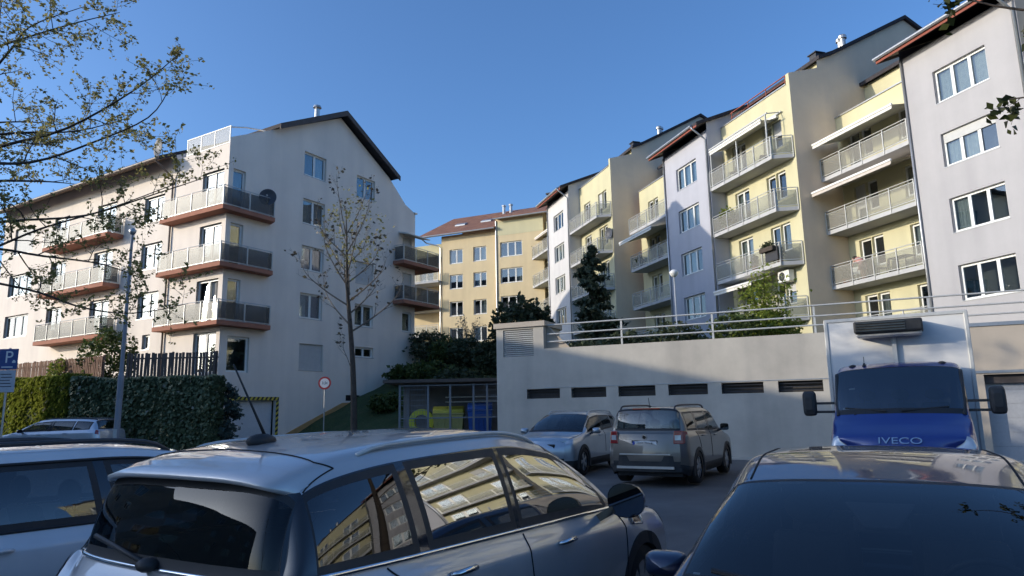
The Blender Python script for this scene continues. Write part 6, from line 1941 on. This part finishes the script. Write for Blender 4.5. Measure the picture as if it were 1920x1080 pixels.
# things on the balconies of the row
def at_house(H, x, y, z):
    return H.matrix_world @ Vector((x, y, z)) if False else (H.location + Matrix.Rotation(H.rotation_euler.z, 4, 'Z').to_3x3() @ Vector((x, y, z)))
def balcony_plant(H, label, x, y, z, r, n, mat, size=.07):
    p = at_house(H, x, y, z); t = empty('potted_plant', p); tag(t, label, 'plant')
    MB().lathe([(.13, 0), (.17, .26), (.18, .28), (.15, .28), (.14, .25)], 14).build('pot', M_TERRA, t, smooth=True)
    C = blob_points(n, (0, 0, .28 + r[2] * .9), r, .3, seed=n % 13); put(leaves_mesh('foliage', C, size, mat), 'foliage', t)
    MB().tube([(0, 0, .2), (0.02, 0, .28 + r[2])], .015, 6).build('stem', M_TWIG, t)
ZB = [HW - 2.42 - 2.8 * k for k in range(4)]
balcony_plant(H2, 'bushy green potted plant on the second balcony of the middle house', 6.0, .45, ZB[1], (.48, .4, .62), 900, L_FRESH, .09)
balcony_plant(H2, 'small leafy pot plant on the third balcony of the middle house', 8.4, .3, ZB[2], (.2, .2, .35), 200, L_MID)
balcony_plant(H2, 'flowering pot plant at the glazed end of the third middle balcony', 10.3, .4, ZB[2], (.3, .25, .35), 300, L_MID)
balcony_plant(H1, 'low plant standing in the corner of the lowest right balcony', -4.9, .4, ZB[2], (.2, .2, .25), 160, L_DARK)
balcony_plant(H2, 'dark trailing plant on the far second balcony of the middle house', -4.4, .25, ZB[1], (.4, .25, .3), 350, L_MID)
balcony_plant(H2, 'pot plant near the bay on the far second balcony', -1.5, .25, ZB[1], (.3, .25, .3), 260, L_FRESH)
balcony_plant(H3, 'tall climbing plant on a balcony of the farthest house', -4.8, .3, ZB[0], (.5, .3, .9), 500, L_MID, .1)
def table(H, x, y, z, label):
    p = at_house(H, x, y, z); t = empty('garden_table', p, H.rotation_euler.z); tag(t, label, 'table')
    MB().box(-.5, .5, -.3, .3, .68, .72).build('top', M_BARK, t)
    for sx in (-1, 1):
        for sy in (-1, 1): MB().box(sx * .45 - .02, sx * .45 + .02, sy * .26 - .02, sy * .26 + .02, 0, .679).build('leg', M_BARK, t)
    for k, (a, b) in enumerate(((-.3, .05), (.1, -.1), (.3, .1))):
        pass
table(H1, -1.7, .6, ZB[2], 'dark garden table on the lowest right balcony')
def chair(H, x, y, z, rz, label, mat):
    p = at_house(H, x, y, z); t = empty('garden_chair', p, H.rotation_euler.z + rz); tag(t, label, 'chair')
    MB().box(-.22, .22, -.22, .22, .42, .45).build('seat', mat, t)
    MB().hexa([(-.22, .20, .45), (.22, .20, .45), (.22, .23, .45), (-.22, .23, .45)], [(-.2, .28, .88), (.2, .28, .88), (.2, .31, .88), (-.2, .31, .88)]).build('backrest', mat, t)
    for sx in (-1, 1):
        for sy in (-1, 1): MB().bar((sx * .19, sy * .19, .42), (sx * .22, sy * .22, 0), .03, .03).build('leg', mat, t)
chair(H1, -4.7, .7, ZB[2], .4, 'pale garden chair behind the bending person', M_STEELP)
chair(H1, -2.9, .7, ZB[2], -.6, 'dark garden chair beside the table on the lowest right balcony', M_DARKMET)
chair(H2, 7.0, .5, ZB[0], .3, 'dark chair on the top balcony of the middle house', M_DARKMET)
chair(H2, 9.6, .5, ZB[0], -.5, 'second chair on the top balcony of the middle house', M_BARK)

def aircon():
    p = at_house(H2, 10.2, .86, ZB[2] - .95); t = empty('air_conditioner', p, H2.rotation_euler.z); tag(t, 'white air conditioner unit on the yellow wall under the third balcony', 'air conditioner')
    MB().box(-.42, .42, -.28, .06, .05, .62).build('casing', M_FRAME, t, bevel=.02)
    mb = MB(); mb.lathe([(.02, -.29), (.21, -.285), (.23, -.281)], 20, 0, 'y', (-.12, 0, .33), close=False); mb.build('fan_guard', M_DARKMET, t)
    for x in (-.3, .3): MB().box(x - .02, x + .02, -.26, .12, 0, .049).build('bracket', M_STEEL, t)
aircon()
def planter_boxes():
    # dark screens and flower boxes at the right end of the third middle balcony
    p = at_house(H2, 10.0, -.12, ZB[2]); t = empty('flower_box', p, H2.rotation_euler.z); tag(t, 'dark flower box and screen hung on the third balcony of the middle house', 'planter')
    MB().box(-.1, .85, -.06, .0, .12, .80).build('screen', M_DARKMET, t)
    MB().box(-.3, .75, -.26, -.07, .62, .84).build('trough', M_BARK, t)
    C = blob_points(260, (.2, -.16, .98), (.5, .12, .18), .2, seed=2); put(leaves_mesh('foliage', C, .07, L_DARK), 'foliage', t)
planter_boxes()

# person bending over on the lowest right balcony
def person():
    p = at_house(H1, -4.05, .55, ZB[2]); t = empty('person', p, H1.rotation_euler.z); tag(t, 'person in a pink top bending forward over the balcony railing', 'person')
    # local x right along the balcony, y into the building ; the figure leans to the left
    J = {'pelvis': (.12, 0, .86), 'belly': (.06, 0, .96), 'chest': (-.13, 0, 1.09), 'neck': (-.26, 0, 1.13), 'head': (-.34, 0, 1.16), 'crown': (-.42, 0, 1.19)}
    V = [(.12, 0, .84), (.03, 0, .96), (-.12, 0, 1.08), (-.24, 0, 1.15), (-.29, 0, 1.17),
         (.12, .09, .80), (.10, .10, .46), (.13, .10, .08), (.02, .11, .03), (.12, -.09, .80), (.14, -.10, .46), (.18, -.10, .08), (.07, -.11, .03),
         (-.17, .17, 1.08), (-.26, .21, .86), (-.38, .20, .68), (-.43, .19, .60), (-.17, -.17, 1.08), (-.24, -.22, .86), (-.36, -.24, .70), (-.42, -.24, .62)]
    E_ = [(0, 1), (1, 2), (2, 3), (3, 4), (0, 5), (5, 6), (6, 7), (7, 8), (0, 9), (9, 10), (10, 11), (11, 12), (2, 13), (13, 14), (14, 15), (15, 16), (2, 17), (17, 18), (18, 19), (19, 20)]
    rad = [.15, .13, .14, .06, .055, .10, .065, .045, .04, .10, .065, .045, .04, .06, .045, .035, .03, .06, .045, .035, .03]
    me = bpy.data.meshes.new('body'); me.from_pydata(V, E_, [])
    skin = plain('skin', (.52, .31, .23), .6); me.materials.append(skin)
    o = put(me, 'body', t)
    md = o.modifiers.new('skin', 'SKIN'); 
    if not me.skin_vertices: 
        bm = bmesh.new(); bm.from_mesh(me); bm.verts.layers.skin.verify(); bm.to_mesh(me); bm.free()
    for k, sv in enumerate(me.skin_vertices[0].data):
        sv.radius = (rad[k], rad[k]); sv.use_root = (k == 0)
    ss = o.modifiers.new('sub', 'SUBSURF'); ss.levels = 2; ss.render_levels = 2
    mb = MB(); mb.ball((-.37, 0, 1.20), .105, .085, .115, 16, 12); mb.ball((-.47, 0, 1.16), .02, .018, .02, 8, 6)
    mb.ball((-.36, .085, 1.19), .02, .012, .03, 8, 6); mb.ball((-.36, -.085, 1.19), .02, .012, .03, 8, 6)
    mb.build('head', skin, o, smooth=True)
    mb = MB(); mb.ball((-.345, 0, 1.235), .11, .095, .10, 16, 10); mb.ball((-.25, 0, 1.25), .06, .055, .06, 10, 8); mb.build('hair', plain('hair_dark', (.03, .02, .015), .7), o, smooth=True)
    # pink top: a sleeve of rings round the bent trunk, ending at the hips
    C = [((.16, .80), .185), ((.12, .88), .18), ((.05, .97), .165), ((-.06, 1.05), .17), ((-.16, 1.11), .165), ((-.22, 1.14), .11)]
    mb = MB(); n = 18; base = 0
    for (cx, cz), r in C:
        for k in range(n):
            a = 2 * math.pi * k / n; ux, uz = .55, .83
            mb.v.append((cx + math.cos(a) * r * ux, math.sin(a) * r * 1.12, cz + math.cos(a) * r * uz))
    for i in range(len(C) - 1):
        for k in range(n):
            k2 = (k + 1) % n; mb.f.append((i * n + k, i * n + k2, (i + 1) * n + k2, (i + 1) * n + k)); mb.mi.append(0)
    mb.build('pink_top', noisy('cloth_pink', (.50, .24, .22), .1, 8, .9, .1, 60), o, smooth=True)
    mb = MB()
    for sy in (1, -1):
        mb.tube([(.12, sy * .08, .86), (.11, sy * .10, .70), (.11, sy * .10, .56)], [.125, .115, .10], 12)
    mb.build('shorts', noisy('cloth_rose', (.36, .20, .19), .1, 8, .9, .1, 60), o, smooth=True)
person()
